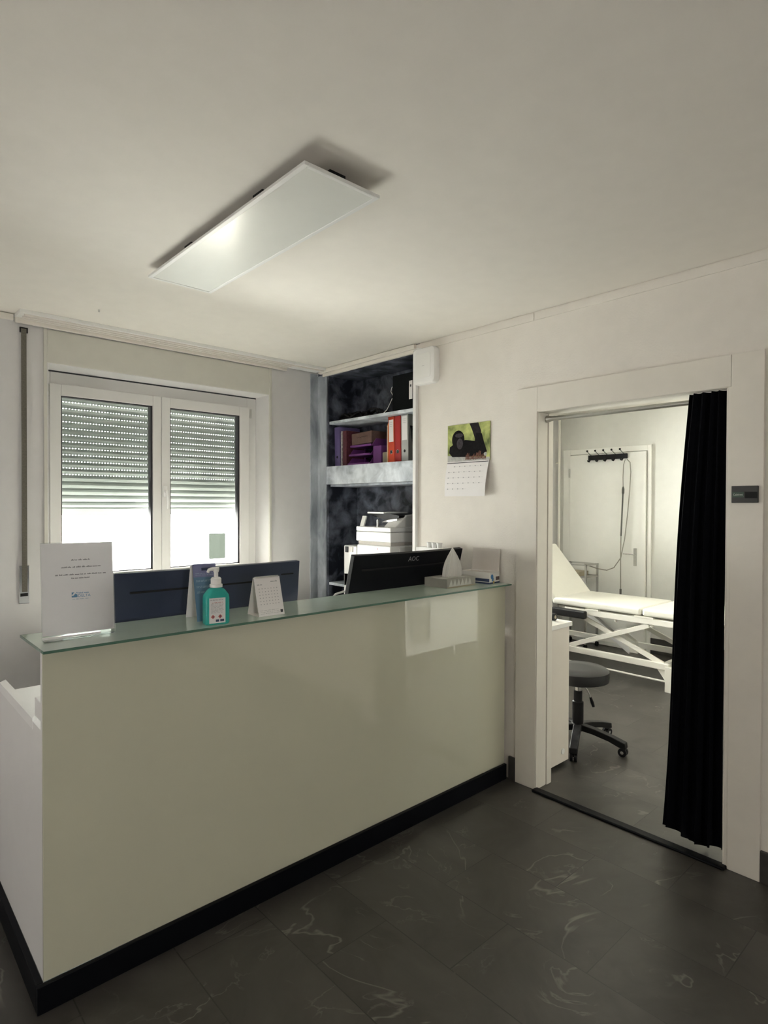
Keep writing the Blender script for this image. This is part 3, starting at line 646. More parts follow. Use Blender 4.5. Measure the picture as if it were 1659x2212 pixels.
# white file crate and paper cups seen above the right monitor
cr_ = thing('storage_crate', 'white storage crate behind the right monitor against the wall', 'crate', (2.63, 2.5, 0.80))
mb = MB().box(2.60, 2.70, 2.36, 2.565, 0.8002, 0.815).box(2.60, 2.608, 2.36, 2.565, 0.815, 1.246).box(2.692, 2.70, 2.36, 2.565, 0.815, 1.246).box(2.608, 2.692, 2.36, 2.368, 0.815, 1.246).box(2.608, 2.692, 2.557, 2.565, 0.815, 1.246)
mb.build('walls', 'white_gloss', cr_, bevel=0.002)
MB().box(2.608, 2.692, 2.368, 2.557, 1.232, 1.244).build('lid', 'white_gloss', cr_)
for k, y in enumerate((2.48, 2.44, 2.40)):
    tag(MB().lathe([(0.014, 0), (0.018, 0.032), (0.0165, 0.032), (0.013, 0.003)], (2.63, y, 1.2442), 18).build('paper_cup', 'white_gloss', smooth=True),
        ('small white cup on the crate, nearest the niche', 'small white cup in the middle of the row on the crate', 'small white cup on the crate, nearest the tissue')[k], 'cup', 'cups on the white crate')

# ------------------------------------------------------------------ reception counter
rc = thing('reception_counter', 'reception counter with glossy green-beige glass front and black plinth', 'counter', (1.57, 2.2, 0))
MB().box(0.441, 2.70, 1.976, 1.984, 0.083, 1.0645).build('front_glass', 'front', rc, bevel=0.001)
MB().box(0.441, 2.70, 1.9842, 2.0, 0.083, 1.0645).build('front_panel', 'side', rc)
MB().box(0.441, 0.459, 2.0002, 2.99, 0.083, 0.80).build('side_panel', 'side', rc)
MB().prism([(0.441, 2.102, 0.80), (0.465, 2.16, 0.80), (0.465, 2.64, 0.80), (0.441, 2.612, 0.80)], (0, 0, 0.033)).build('side_cap', 'desk', rc)
MB().box(0.441, 0.459, 2.0002, 2.10, 0.8001, 0.826).build('side_panel', 'side', rc)
MB().box(0.447, 0.475, 2.0005, 2.10, 0.842, 0.90).build('cable_box', 'side', rc, bevel=0.002)
MB().box(0.421, 2.70, 1.960, 1.9758, 0, 0.083).box(0.421, 0.4405, 1.976, 2.99, 0, 0.083).build('plinth', 'black_trim', rc, bevel=0.002)
MB().box(0.466, 2.69, 2.0005, 2.60, 0.775, 0.800).build('desk_top', 'desk', rc)
MB().box(2.66, 2.69, 2.0005, 2.58, 0.0, 0.775).build('end_panel', 'side', rc)
for x in (0.62, 1.57, 2.5):
    mb = MB().box(x-0.012, x+0.012, 2.0, 2.006, 0.94, 1.06).box(x-0.012, x+0.012, 2.006, 2.2, 1.056, 1.0648)
    mb.prism([(x-0.003, 2.006, 1.056), (x-0.003, 2.006, 0.96), (x-0.003, 2.16, 1.056)], (0.006, 0, 0))
    mb.build('shelf_bracket', 'steel', rc)
gt = thing('glass_top', 'green tinted glass shelf lying on the counter front', 'glass shelf', (1.57, 2.08, 1.065))
GZ0, GZ = 1.065, 1.073
MB().box(0.436, 2.703, 1.937, 2.233, GZ0, GZ).build('glass_sheet', 'glass_top', gt)
MB().box(0.434, 2.703, 1.935, 1.9369, GZ0, GZ).box(0.434, 0.4359, 1.937, 2.235, GZ0, GZ).box(0.436, 2.703, 2.2331, 2.235, GZ0, GZ).build('polished_edge', 'glass_edge', gt)

wd = thing('bounce_desk', 'added unseen white desk along the window wall, bouncing sunlight upward', 'desk', (1.75, 3.4, 0))  # hidden by the counter, added to bounce sunlight onto the ceiling
MB().box(1.0, 2.50, 3.05, 3.725, 0.715, 0.74).build('top', 'desk', wd, bevel=0.002)
for x in (1.02, 2.45):
    for y in (3.08, 3.68): MB().box(x, x+0.03, y, y+0.03, 0, 0.715).build('leg', 'steel', wd)

# things on the glass ------------------------------------------------
sh = thing('sign_holder', 'clear acrylic stand holding a printed white notice page', 'sign holder', (0.574, 2.088, GZ), -0.065)
T = frame((0.574, 2.088, GZ), (math.cos(-0.065), math.sin(-0.065), 0), (-0.03, 0.10, 1))
MB().box(-0.106, 0.106, 0.012, 0.302, -0.0008, 0.0008, T).build('sheet', 'notice', sh)
MB().box(-0.108, 0.108, 0.0, 0.305, 0.0015, 0.0035, T).build('front_pane', 'acrylic', sh)
MB().box(-0.108, 0.108, 0.0, 0.305, -0.0035, -0.0015, T).build('back_pane', 'acrylic', sh)
T2 = frame((0.574, 2.088, GZ+0.0003), (math.cos(-0.065), math.sin(-0.065), 0), (-math.sin(-0.065), math.cos(-0.065), 0))
MB().prism([(-0.108, 0.0, 0), (-0.108, -0.042, 0), (0.085, -0.022, 0), (0.108, 0.0, 0)], (0, 0, 0.0025), T2).build('foot', 'acrylic', sh)
MB().prism([(-0.107, -0.004, 0.0026), (-0.107, -0.012, 0.0026), (0.062, -0.006, 0.0026), (0.062, 0.002, 0.0026)], (0, 0, 0.006), T2).build('folded_edge', 'white_gloss', sh)
mb = MB()
def words(mb, T, cx, cy, width, h, z=0.0009, seed=1, fill=0.84):
    rnd = random.Random(seed); x = cx-width/2
    while x < cx+width/2-0.002:
        wl = min(rnd.uniform(0.006, 0.016), cx+width/2-x); xx = x
        while xx < x+wl-0.0008:
            lw = rnd.uniform(0.0009, 0.0016); tall = h*rnd.choice((0.62, 0.62, 0.7, 1.0))
            mb.box(xx, xx+lw, cy-h/2, cy-h/2+tall, z, z+0.0002, T); xx += lw+0.0007
        x += wl+0.0028
words(mb, T, 0.008, 0.247, 0.056, 0.0045, seed=1); words(mb, T, 0.01, 0.224, 0.118, 0.0048, seed=2)
words(mb, T, 0.008, 0.200, 0.150, 0.0045, seed=3); words(mb, T, 0.008, 0.188, 0.058, 0.0045, seed=4)
mb.build('printed_text', 'ink', sh)
mb = MB()
mb.prism([(-0.021, 0.126, 0.0009), (-0.004, 0.126, 0.0009), (-0.004, 0.134, 0.0009), (-0.010, 0.138, 0.0009), (-0.016, 0.131, 0.0009), (-0.021, 0.131, 0.0009)], (0, 0, 0.0003), T)
mb.prism([(-0.021, 0.133, 0.0009), (-0.013, 0.142, 0.0009), (-0.021, 0.142, 0.0009)], (0, 0, 0.0003), T)
mb.prism([(-0.008, 0.142, 0.0009), (-0.004, 0.137, 0.0009), (-0.004, 0.142, 0.0009)], (0, 0, 0.0003), T)
mb.text('DELTA', 0.0125, T @ Matrix.Translation((0.016, 0.1295, 0.0010)), ext=0.0002)
words(mb, T, 0.0155, 0.1395, 0.032, 0.005, seed=6); words(mb, T, 0.005, 0.120, 0.048, 0.002, seed=8)
mb.build('printed_logo', 'logo_blue', sh)

lf = thing('leaflet_stand', 'blue tent-shaped leaflet standing behind the hand gel bottle', 'leaflet', (1.0, 2.09, GZ))
T = frame((1.006, 2.058, GZ), (0.99, -0.10, 0), (-0.01, 0.27, 1))
MB().box(-0.044, 0.044, 0.0, 0.162, -0.001, 0.001, T).build('front_leaf', 'leaflet', lf)
MB().box(-0.044, 0.044, 0.162, 0.212, -0.001, 0.001, T).build('head_band', 'leaflet_top', lf)
mb = MB().box(-0.012, 0.022, 0.186, 0.196, 0.001, 0.0014, T)
mb.build('head_mark', 'navy_print', lf)
mb = MB()
for k, (wd, yy) in enumerate(((0.07, 0.176), (0.078, 0.170), (0.072, 0.150), (0.052, 0.146), (0.074, 0.128), (0.050, 0.124), (0.076, 0.108), (0.06, 0.104))):
    words(mb, T, -0.036+wd/2, yy, wd, 0.003, 0.001, 20+k)
mb.build('printed_text', 'leaflet_ink', lf)
T = frame((1.012, 2.168, GZ), (0.99, -0.10, 0), (0.002, -0.25, 1))
MB().box(-0.044, 0.044, 0.0, 0.208, -0.001, 0.001, T).build('back_leaf', 'paper', lf)

hs = thing('hand_sanitizer', 'clear bottle of teal hand gel with white pump', 'bottle', (1.0, 1.992, GZ), -0.15)
def bottle(hs, loc, rz):
    T = Matrix.Translation(loc) @ Matrix.Rotation(rz, 4, 'Z')
    def ring(hx, hy, r, z, k=5):
        out = []
        for cx, cy, a0 in ((hx-r, hy-r, 0), (-hx+r, hy-r, 90), (-hx+r, -hy+r, 180), (hx-r, -hy+r, 270)):
            for j in range(k+1):
                q = math.radians(a0+90*j/k); out.append((cx+r*math.cos(q), cy+r*math.sin(q), z))
        return out
    lv = [ring(0.041, 0.024, 0.012, 0.0), ring(0.044, 0.027, 0.014, 0.004), ring(0.044, 0.027, 0.014, 0.092), ring(0.042, 0.026, 0.014, 0.104), ring(0.030, 0.022, 0.016, 0.122), ring(0.018, 0.018, 0.0179, 0.131)]
    n = len(lv[0]); vs = [p for l in lv for p in l]
    fs = [(i*n+j, i*n+(j+1) % n, (i+1)*n+(j+1) % n, (i+1)*n+j) for i in range(len(lv)-1) for j in range(n)] + [tuple(range(n-1, -1, -1)), tuple((len(lv)-1)*n+j for j in range(n))]
    MB().add(vs, fs, T).build('body', 'gel', hs, smooth=True)
    MB().lathe([(0.0225, 0.131), (0.0225, 0.141), (0.0185, 0.142), (0.0185, 0.161), (0.014, 0.166), (0.0075, 0.167), (0.0075, 0.184)], (0, 0, 0), 24, T).build('pump_collar', 'white', hs, smooth=True)
    mb = MB().lathe([(0.009, 0.184), (0.0105, 0.190), (0.0105, 0.199), (0.008, 0.201)], (0, 0, 0), 20, T)
    mb.tube([(0.010, 0, 0.195), (-0.012, 0, 0.196), (-0.026, 0, 0.193), (-0.030, 0, 0.184)], [0.007, 0.007, 0.006, 0.005], 10, T)
    mb.build('pump_head', 'white', hs, smooth=True)
    T3 = T @ frame((-0.004, -0.0273, 0.055), (1, 0, 0), (0, 0, 1))
    MB().box(-0.029, 0.029, -0.049, 0.040, -0.0004, 0.0006, T3).build('label', 'label', hs)
    mb = MB(); words(mb, T3, 0, 0.034, 0.050, 0.0045, 0.0006, 31)
    for k in range(8): words(mb, T3, 0, 0.020-k*0.0045, 0.046, 0.0022, 0.0006, 40+k)
    mb.build('label_text', 'ink_light', hs)
    for xx in (-0.016, 0.010):
        mb = MB(); T4 = T3 @ Matrix.Translation((xx, -0.026, 0))
        mb.lathe([(0.0075, 0.0006), (0.0075, 0.0009)], (0, 0, 0), 4, T4); mb.build('hazard_mark', 'red_ink', hs)
    mb = MB(); words(mb, T3, 0, 0.024, 0.04, 0.0025, 0.0006, 55); mb.build('red_text', 'red_ink', hs)
    mb = MB()
    for xx in (-0.016, 0.010): mb.box(xx-0.0012, xx+0.0012, -0.030, -0.022, 0.0009, 0.0012, T3)
    mb.box(-0.006, 0.006, -0.044, -0.036, 0.0006, 0.0009, T3).box(0.010, 0.024, -0.044, -0.036, 0.0006, 0.0009, T3)
    mb.build('label_marks', 'navy_print', hs)
bottle(hs, (1.0, 1.992, GZ), -0.15)

dc = thing('desk_calendar', 'small white tent desk calendar with spiral top on the glass', 'calendar', (1.23, 2.03, GZ))
T = frame((1.231, 1.990, GZ+0.0005), (1, -0.01, 0), (0.0, 0.28, 1))
MB().box(-0.0565, 0.0565, 0.0, 0.150, -0.001, 0.001, T).build('front_page', 'paper', dc)
Tb = frame((1.231, 2.075, GZ+0.0005), (1, -0.01, 0), (0.0, -0.28, 1))
MB().box(-0.0565, 0.0565, 0.0, 0.150, -0.001, 0.001, Tb).build('back_page', 'card', dc)
MB().box(-0.0565, 0.0565, -0.0005, 0.001, -0.085, 0.0, T @ Matrix.Rotation(0.27, 4, 'X')).build('base_flap', 'card', dc)
mb = MB()
for k in range(20):
    x = -0.050+k*0.0053; mb.tube([(x, 0.146, 0.001), (x, 0.150, 0.003), (x, 0.154, 0.0), (x, 0.151, -0.010)], 0.0008, 6, T)
mb.build('spiral', 'steel', dc)
mb = MB(); words(mb, T, -0.036, 0.122, 0.022, 0.006, 0.001, 61); mb.build('month_number', 'ink_light', dc); mb = MB(); words(mb, T, 0.028, 0.132, 0.030, 0.006, 0.001, 62)
mb.build('month_title', 'ink_light', dc); mb = MB()
for r in range(6):
    for c in range(7): mb.box(-0.042+c*0.013, -0.0385+c*0.013, 0.104-r*0.012, 0.107-r*0.012, 0.001, 0.0012, T)
mb.build('date_grid', 'ink_light', dc); mb = MB()
for k in range(3): words(mb, T, -0.005, 0.022-k*0.006, 0.085, 0.002, 0.001, 70+k)
mb.build('small_print', 'ink_light', dc)
MB().box(0.040, 0.051, 0.008, 0.019, 0.001, 0.0014, T).build('corner_mark', 'ink', dc)

tb = thing('tissue_box', 'flat grey tissue box with a tissue sticking up', 'tissue box', (2.412, 2.122, GZ), 0.03)
T = Matrix.Translation((2.412, 2.122, GZ)) @ Matrix.Rotation(0.03, 4, 'Z')
mb = MB().box(-0.118, 0.118, -0.078, 0.078, 0.0, 0.046, T); mb.build('box', 'tissue_box', tb, bevel=0.0015)
mb = MB()
for k in range(6):
    x = -0.105+k*0.031
    mb.prism([(x, -0.0785, 0.004), (x+0.034, -0.0785, 0.004), (x+0.019, -0.0785, 0.044)], (0, 0.0004, 0), T)
    mb.prism([(x-0.02, -0.05, 0.0462), (x+0.02, -0.05, 0.0462), (x+0.005, 0.05, 0.0462)], (0, 0, 0.0003), T)
mb.build('triangle_print', 'tissue_pale', tb)
MB().box(-0.118, 0.118, -0.0787, -0.0775, 0.0, 0.006, T).build('base_print', 'beige', tb)
lv = []; nn = 36
for z, rx, ry in ((0.040, 0.060, 0.010), (0.050, 0.072, 0.018), (0.090, 0.066, 0.022), (0.125, 0.052, 0.020), (0.155, 0.034, 0.014), (0.180, 0.016, 0.008), (0.200, 0.002, 0.002)):
    lv.append([(rx*math.cos(2*math.pi*j/nn)*(1+0.05*math.sin(j*3)), ry*math.sin(2*math.pi*j/nn)+0.006*math.sin(j*1.9)*min(1, rx/0.05), z) for j in range(nn)])
vs = [p for l in lv for p in l]; fs = [(i*nn+j, i*nn+(j+1) % nn, (i+1)*nn+(j+1) % nn, (i+1)*nn+j) for i in range(len(lv)-1) for j in range(nn)]
MB().add(vs, fs, Matrix.Translation((2.425, 2.118, GZ))).build('tissue', 'tissue', tb, smooth=True)

gb = thing('glove_box', 'small white and blue carton with its lid standing open', 'carton', (2.64, 2.102, GZ), 0.10)
T = Matrix.Translation((2.640, 2.102, GZ)) @ Matrix.Rotation(0.10, 4, 'Z')
hx, hy, hh = 0.052, 0.092, 0.062
mb = MB().box(-hx, hx, -hy, hy, 0, 0.002, T).box(-hx, hx, -hy, -hy+0.0015, 0, hh, T).box(-hx, hx, hy-0.0015, hy, 0, hh, T).box(-hx, -hx+0.0015, -hy+0.0015, hy-0.0015, 0, hh, T).box(hx-0.0015, hx, -hy+0.0015, hy-0.0015, 0, hh, T)
mb.build('carton', 'card', gb)
MB().box(-hx+0.002, hx-0.002, -hy+0.002, hy-0.002, hh-0.012, hh-0.006, T).build('contents', 'card_in', gb)
MB().box(-hy+0.003, hy-0.003, 0, 0.125, -0.001, 0.001, T @ frame((hx+0.001, 0, hh-0.002), (0, -1, 0), (0.10, 0.02, 1))).build('lid', 'card_in', gb)
MB().box(-hx-0.0004, hx+0.0004, -hy-0.0004, hy+0.0004, 0.0, 0.008, T).box(-hx-0.0005, -hx, -hy, hy*0.9, 0.012, 0.028, T).build('navy_band', 'navy_print', gb)
MB().disc((-0.025, 0.038), 0.013, T @ frame((0, -hy-0.0003, 0), (1, 0, 0), (0, 0, 1)), 16, 0, 0.0005).disc((-0.018, 0.024), 0.009, T @ frame((0, -hy-0.0003, 0), (1, 0, 0), (0, 0, 1)), 16, 0, 0.0005, 1, 1.4).build('blue_emblem', 'blue_print', gb)
MB().box(0.014, 0.049, -hy-0.0005, -hy, 0.016, 0.036, T).build('brown_panel', 'brown_print', gb)
MB().box(-0.015, 0.0, -hy-0.0006, -hy, 0.0, 0.014, T).build('yellow_tab', 'yellow_print', gb)

# ------------------------------------------------------------------ monitors and what is behind the glass
def monitor(label, x0, x1, yc, ztop, tilt, m, logo):
    xc = (x0+x1)/2; hw = (x1-x0)/2
    t = thing('monitor', label, 'monitor', (xc, yc+0.06, 0.80), 0, None)
    # the screen leans: local v runs up, n points to the visitor side
    T = frame((xc, yc, ztop), (1, 0.0, 0), (0, -math.sin(tilt), math.cos(tilt)))
    H = 0.365; n = 16; vs = []; fs = []
    mb = MB()
    # curved back: shallow arc, thicker in the middle
    for i in range(n+1):
        u = -hw+2*hw*i/n; k = (u/hw)**2; d = 0.012*(1-k)
        vs += [(u, 0, d), (u, -H, d), (u, -H, d-0.028), (u, 0, d-0.028)]
    for i in range(n):
        a = i*4; b = a+4
        fs += [(a, a+1, b+1, b), (a+1, a+2, b+2, b+1), (a+2, a+3, b+3, b+2), (a+3, a, b, b+3)]
    fs += [(3, 2, 1, 0), (n*4, n*4+1, n*4+2, n*4+3)]
    mb.add(vs, fs, T); mb.build('housing', m, t, bevel=0.002)
    # screen on the far side
    sv = []; sf = []
    for i in range(n+1):
        u = (-hw+0.01)+2*(hw-0.01)*i/n; d = 0.012*(1-(u/hw)**2)-0.0285; sv += [(u, -0.012, d), (u, -H+0.02, d)]
    for i in range(n): sf.append((i*2, i*2+1, i*2+3, i*2+2))
    MB().add(sv, sf, T).build('screen', 'black', t, solid=0.001)
    MB().box(-hw*0.86, hw*0.72, -0.078, -0.071, 0.003, 0.0125, T).build('groove', 'hole', t)
    if logo:
        MB().text('AOC', 0.036, T @ Matrix.Translation((0.0, -0.034, 0.0128)), ext=0.0006).build('logo', 'monitor_logo', t)
    else:
        MB().box(hw-0.10, hw-0.035, -0.058, -0.052, 0.002, 0.006, T).build('vent_mark', 'hole', t)
    Tn = T @ Matrix.Translation((0, -0.24, 0))
    MB().box(-0.05, 0.05, -0.05, 0.05, 0.008, 0.026, Tn).build('stand_mount', m, t, bevel=0.004)
    p0 = Tn @ Vector((0, 0, 0.02))
    MB().box(xc-0.025, xc+0.025, p0.y-0.012, p0.y+0.012, 0.815, p0.z).build('stand_post', m, t, bevel=0.004)
    MB().box(xc-0.12, xc+0.12, p0.y-0.05, p0.y+0.20, 0.801, 0.815).build('stand_foot', m, t, bevel=0.004)
    return t
monitor('wide dark navy monitor behind the sign holder, back towards the visitor', 0.745, 1.560, 2.285, 1.243, 0.09, 'monitor_navy', False)
monitor('wide black monitor with grey maker logo behind the tissue box', 1.852, 2.66, 2.245, 1.250, 0.25, 'monitor_black', True)
cb = thing('cable', 'white cable arching on the desk left of the black monitor', 'cable', (2.0, 2.62, 0.80))
MB().tube([(1.965, 2.56, 0.80), (1.972, 2.585, 0.93), (1.985, 2.60, 0.990), (2.01, 2.60, 1.010), (2.07, 2.60, 1.020), (2.15, 2.59, 0.99), (2.2, 2.58, 0.80)], 0.006, 8).build('cable_run', 'white_gloss', cb, smooth=True)

# ------------------------------------------------------------------ doorway curtain
rod = thing('curtain_rod', 'steel tension rod across the top of the doorway', 'rod', (2.78, 1.33, 1.957))
MB().tube([(2.788, 0.886, 1.956), (2.788, 1.772, 1.958)], 0.0115, 14).build('tube', 'steel', rod, smooth=True)
MB().tube([(2.788, 1.735, 1.958), (2.788, 1.765, 1.958), (2.788, 1.7735, 1.958)], [0.0115, 0.017, 0.019], 14).build('end_cap', 'steel', rod, smooth=True)
MB().tube([(2.788, 0.8845, 1.956), (2.788, 0.893, 1.956), (2.788, 0.915, 1.956)], [0.019, 0.017, 0.0115], 14).build('end_cap', 'steel', rod, smooth=True)
cu = thing('curtain', 'long black pleated curtain pushed to the right of the doorway', 'curtain', (2.78, 1.0, 0.05))
NU, NV = 120, 40; vs = []
for j in range(NV+1):
    v = j/NV; zt = 1.986-v*(1.986-0.045)
    yl = 1.040+0.115*v+0.012*math.sin(v*5); yr = 0.890
    for i in range(NU+1):
        u = i/NU
        ph = u*2*math.pi*(4.5-0.0*v)+0.9*math.sin(v*2.2)+0.6*math.sin(u*9)
        amp = 0.014+0.018*v
        x = 2.752+amp*math.sin(ph)+0.006*math.sin(ph*0.5+1+2*v)-0.012*math.exp(-((zt-1.957)/0.03)**2)*0
        y = yl+(yr-yl)*u+0.008*math.cos(ph)*(0.4+0.6*v)
        zb = zt
        zb += v**6*(0.010*math.sin(u*7+1.0)-0.012*(x-2.752)/0.03-0.02*(1.0 if 0.45 < u < 0.8 else 0.3)*(u-0.2))
        vs.append((x, y, zb))
fs = [(j*(NU+1)+i, j*(NU+1)+i+1, (j+1)*(NU+1)+i+1, (j+1)*(NU+1)+i) for j in range(NV) for i in range(NU)]
MB().add(vs, fs).build('fabric', 'curtain', cu, smooth=True, solid=0.002)

# ------------------------------------------------------------------ treatment room
d1 = bpy.data.objects.new('door_1', None); COL.objects.link(d1); d1.location = (XF, 3.13, 0); d1['kind'] = 'structure'
MB().box(6.055, XF-0.0005, 2.706, 3.56, 0.005, 2.055).build('door_leaf', 'door_paint', d1, bevel=0.004)
mb = MB().box(6.075, XF, 3.565, 3.655, 0, 2.12).box(6.075, XF, 2.66, 2.70, 0, 2.12).box(6.075, XF, 2.70, 3.565, 2.062, 2.12)
mb.build('door_casing', 'door_paint', d1, bevel=0.003)
mb = MB().box(6.048, 6.0555, 2.796, 2.826, 0.88, 1.062); mb.build('handle_plate', 'steel', d1, bevel=0.002)
MB().tube([(6.05, 2.811, 1.0), (6.01, 2.811, 1.0), (6.008, 2.83, 1.0), (6.008, 2.915, 1.002)], 0.008, 10).build('lever', 'chrome', d1, smooth=True)
for zz in (1.86, 0.75): MB().tube([(6.05, 3.562, zz-0.05), (6.05, 3.562, zz+0.05)], 0.008).build('hinge', 'steel', d1)
struct(MB().tube([(6.04, 3.685, 0.16), (6.04, 3.685, CEIL)], 0.014, 12).tube([(6.04, 3.685, 1.98), (6.04, 3.73, 1.98)], 0.008).build('trim_14', 'bed_metal', smooth=True))

rk = thing('coat_rack', 'black five-hook rack hung over the top of the far door', 'coat rack', (6.05, 3.11, 1.99))
MB().box(6.028, 6.052, 2.894, 3.326, 1.99, 2.042).build('bar', 'black', rk, bevel=0.003)
for k in range(5):
    y = 3.314-k*0.0915
    mb = MB().tube([(6.03, y-0.03, 2.035), (6.0, y-0.018, 2.055), (5.985, y, 2.082)], 0.003, 8); mb.sphere((5.985, y, 2.086), 0.011)
    mb.tube([(6.03, y-0.012, 1.995), (6.005, y-0.012, 1.972), (5.985, y-0.012, 1.975), (5.978, y-0.012, 1.985)], 0.008, 8)
    mb.build('hook', 'black', rk, smooth=True)
def fx(y, z, X): # point seen on plane x=6.1 moved to plane X along the line of sight
    k = X/6.1; return (X, y*k, 1.5+(z-1.5)*k)
hc = thing('hanging_cord', 'grey cord and rod hanging from the rack down the far door', 'cord', (6.0, 2.95, 0.58))
MB().tube([fx(2.945, 1.985, 5.99), fx(2.963, 1.93, 5.99), fx(2.968, 1.80, 5.99), fx(2.966, 1.70, 5.99)], 0.004, 8).build('upper_cord', 'cord', hc, smooth=True)
MB().tube([fx(2.966, 1.70, 5.99), fx(2.966, 1.675, 5.99), fx(2.967, 1.63, 5.99), fx(2.968, 1.62, 5.99)], [0.006, 0.013, 0.013, 0.007], 10).build('grip', 'cord_dark', hc, smooth=True)
MB().tube([fx(2.968, 1.62, 5.99), fx(2.985, 1.18, 5.99)], 0.008, 10).build('rod', 'cord_dark', hc, smooth=True)
MB().tube([fx(2.985, 1.18, 5.99), fx(2.988, 0.9, 5.99), fx(2.985, 0.60, 5.99)], 0.0055, 8).build('lower_rod', 'cord', hc, smooth=True)
MB().tube([fx(2.985, 0.62, 5.99), fx(2.985, 0.56, 5.99)], 0.011, 8).build('tip', 'cord_dark', hc, smooth=True)
ctl = [(2.925, 1.985, 5.98), (2.893, 1.95, 5.98), (2.885, 1.85, 5.98), (2.895, 1.66, 5.98), (2.915, 1.42, 5.97), (2.945, 1.15, 5.96), (2.985, 0.95, 5.94), (3.06, 0.84, 5.92), (3.14, 0.805, 5.9), (3.25, 0.815, 5.87), (3.40, 0.85, 5.85)]
MB().tube([fx(*p) for p in ctl], 0.0055, 8).build('loose_cord', 'cord', hc, smooth=True)

tr = thing('trolley', 'small metal framed trolley with paper beside the far door', 'trolley', (5.86, 3.33, 0))
mb = MB()
for x in (5.74, 5.98):
    for y in (3.185, 3.50): mb.box(x-0.009, x+0.009, y-0.009, y+0.009, 0.05, 0.885)
for z in (0.885, 0.76):
    mb.box(5.731, 5.989, 3.176, 3.192, z-0.016, z).box(5.731, 5.989, 3.493, 3.509, z-0.016, z).box(5.731, 5.749, 3.192, 3.493, z-0.016, z).box(5.971, 5.989, 3.192, 3.493, z-0.016, z)
mb.build('frame', 'steel', tr)
for z in (0.745, 0.35): MB().box(5.735, 5.985, 3.18, 3.505, z, z+0.008).build('shelf', 'steel', tr)
for x in (5.74, 5.98):
    for y in (3.185, 3.50): MB().tube([(x, y-0.01, 0.025), (x, y+0.01, 0.025)], 0.025, 14).build('castor', 'black', tr)
tag(MB().box(5.76, 5.95, 3.27, 3.47, 0.7535, 0.80).build('box', 'beige', bevel=0.002), 'beige carton lying on the metal trolley', 'box')

# treatment bed
bed = thing('treatment_bed', 'white height-adjustable treatment bed with raised backrest', 'treatment bed', (5.2, 2.4, 0))
BX0, BX1 = 4.90, 5.55
MB().box(BX0, BX1, 2.228, 3.055, 0.590, 0.650).build('seat_cushion', 'vinyl', bed, bevel=0.018, seg=3)
MB().box(BX0, BX1, 1.35, 2.215, 0.590, 0.650).build('foot_cushion', 'vinyl', bed, bevel=0.018, seg=3)
R = Matrix.Translation((0, 3.06, 0.60)) @ Matrix.Rotation(math.radians(49), 4, 'X')
MB().box(BX0, BX1, 0.0, 0.62, 0.0, 0.06, R).build('backrest', 'vinyl', bed, bevel=0.018, seg=3)
MB().box(BX0+0.05, BX1-0.05, 2.25, 3.03, 0.574, 0.5895).box(BX0+0.05, BX1-0.05, 1.4, 2.2, 0.574, 0.5895).build('cushion_board', 'cord', bed)
mb = MB()
for x in (4.905, 5.505):
    mb.box(x, x+0.04, 1.955, 2.93, 0.525, 0.573)
mb.box(4.945, 5.505, 2.0, 2.04, 0.53, 0.568).box(4.945, 5.505, 2.84, 2.88, 0.53, 0.568)
mb.build('upper_frame', 'bed_metal', bed, bevel=0.003)
mb = MB()
for y in (2.78, 2.45, 2.14): mb.tube([(4.925, y, 0.527), (4.925, y, 0.503)], 0.010, 8)
for y0, y1 in ((2.60, 2.72), (2.12, 2.28)): mb.box(4.90, 4.94, y0, y1, 0.573, 0.585)
mb.build('stop_pad', 'bed_metal', bed)
mb = MB()
for x in (4.905, 5.505):
    mb.box(x, x+0.04, 2.00, 3.55, 0.175, 0.225)
mb.box(4.945, 5.505, 2.03, 2.07, 0.18, 0.22).box(4.945, 5.505, 3.5, 3.54, 0.18, 0.22)
mb.build('lower_frame', 'bed_metal', bed, bevel=0.003)
for x in (4.90, 5.50):
    for y0 in (1.968, 3.50):
        mb = MB().box(x, x+0.05, y0, y0+0.058, 0, 0.205)
        if y0 < 3: mb.prism([(x+0.02, y0+0.058, 0.175), (x+0.02, y0+0.13, 0.175), (x+0.02, y0+0.058, 0.08)], (0.008, 0, 0))
        mb.build('leg', 'bed_metal', bed, bevel=0.003)
def bar(mb, x, a, b, t=0.02, wd=0.018):
    a = Vector((x, *a)); b = Vector((x, *b)); d = (b-a).normalized(); n = Vector((0, -d.z, d.y))*t
    mb.prism([a+n, b+n, b-n, a-n], (wd, 0, 0))
for x in (4.912, 5.495):
    mb = MB(); bar(mb, x, (2.90, 0.222), (2.165, 0.515)); mb.build('lift_arm', 'bed_metal', bed, bevel=0.002)
    mb = MB(); bar(mb, x+0.021, (2.83, 0.525), (2.05, 0.212)); mb.build('lift_arm', 'bed_metal', bed, bevel=0.002)
mb = MB().box(4.945, 5.5, 2.50, 2.53, 0.355, 0.385)
mb.build('cross_bar', 'bed_metal', bed)
mb = MB(); bar(mb, 5.2, (2.90, 0.50), (2.45, 0.20), 0.028, 0.056); mb.build('actuator', 'side', bed, bevel=0.004)
mb = MB().prism([(5.18, 2.50, 0.36), (5.18, 2.40, 0.30), (5.18, 2.38, 0.20), (5.18, 2.44, 0.20)], (0.05, 0, 0)); mb.build('lift_bracket', 'bed_metal', bed)
MB().tube([(4.915, 2.03, 0.083), (4.915, 3.52, 0.087)], 0.008, 8).build('foot_bar', 'bed_metal', bed, smooth=True)
MB().box(4.85, 4.90, 2.70, 3.04, 0.495, 0.565).build('arm_pad', 'seat', bed, bevel=0.012, label='black arm pad')

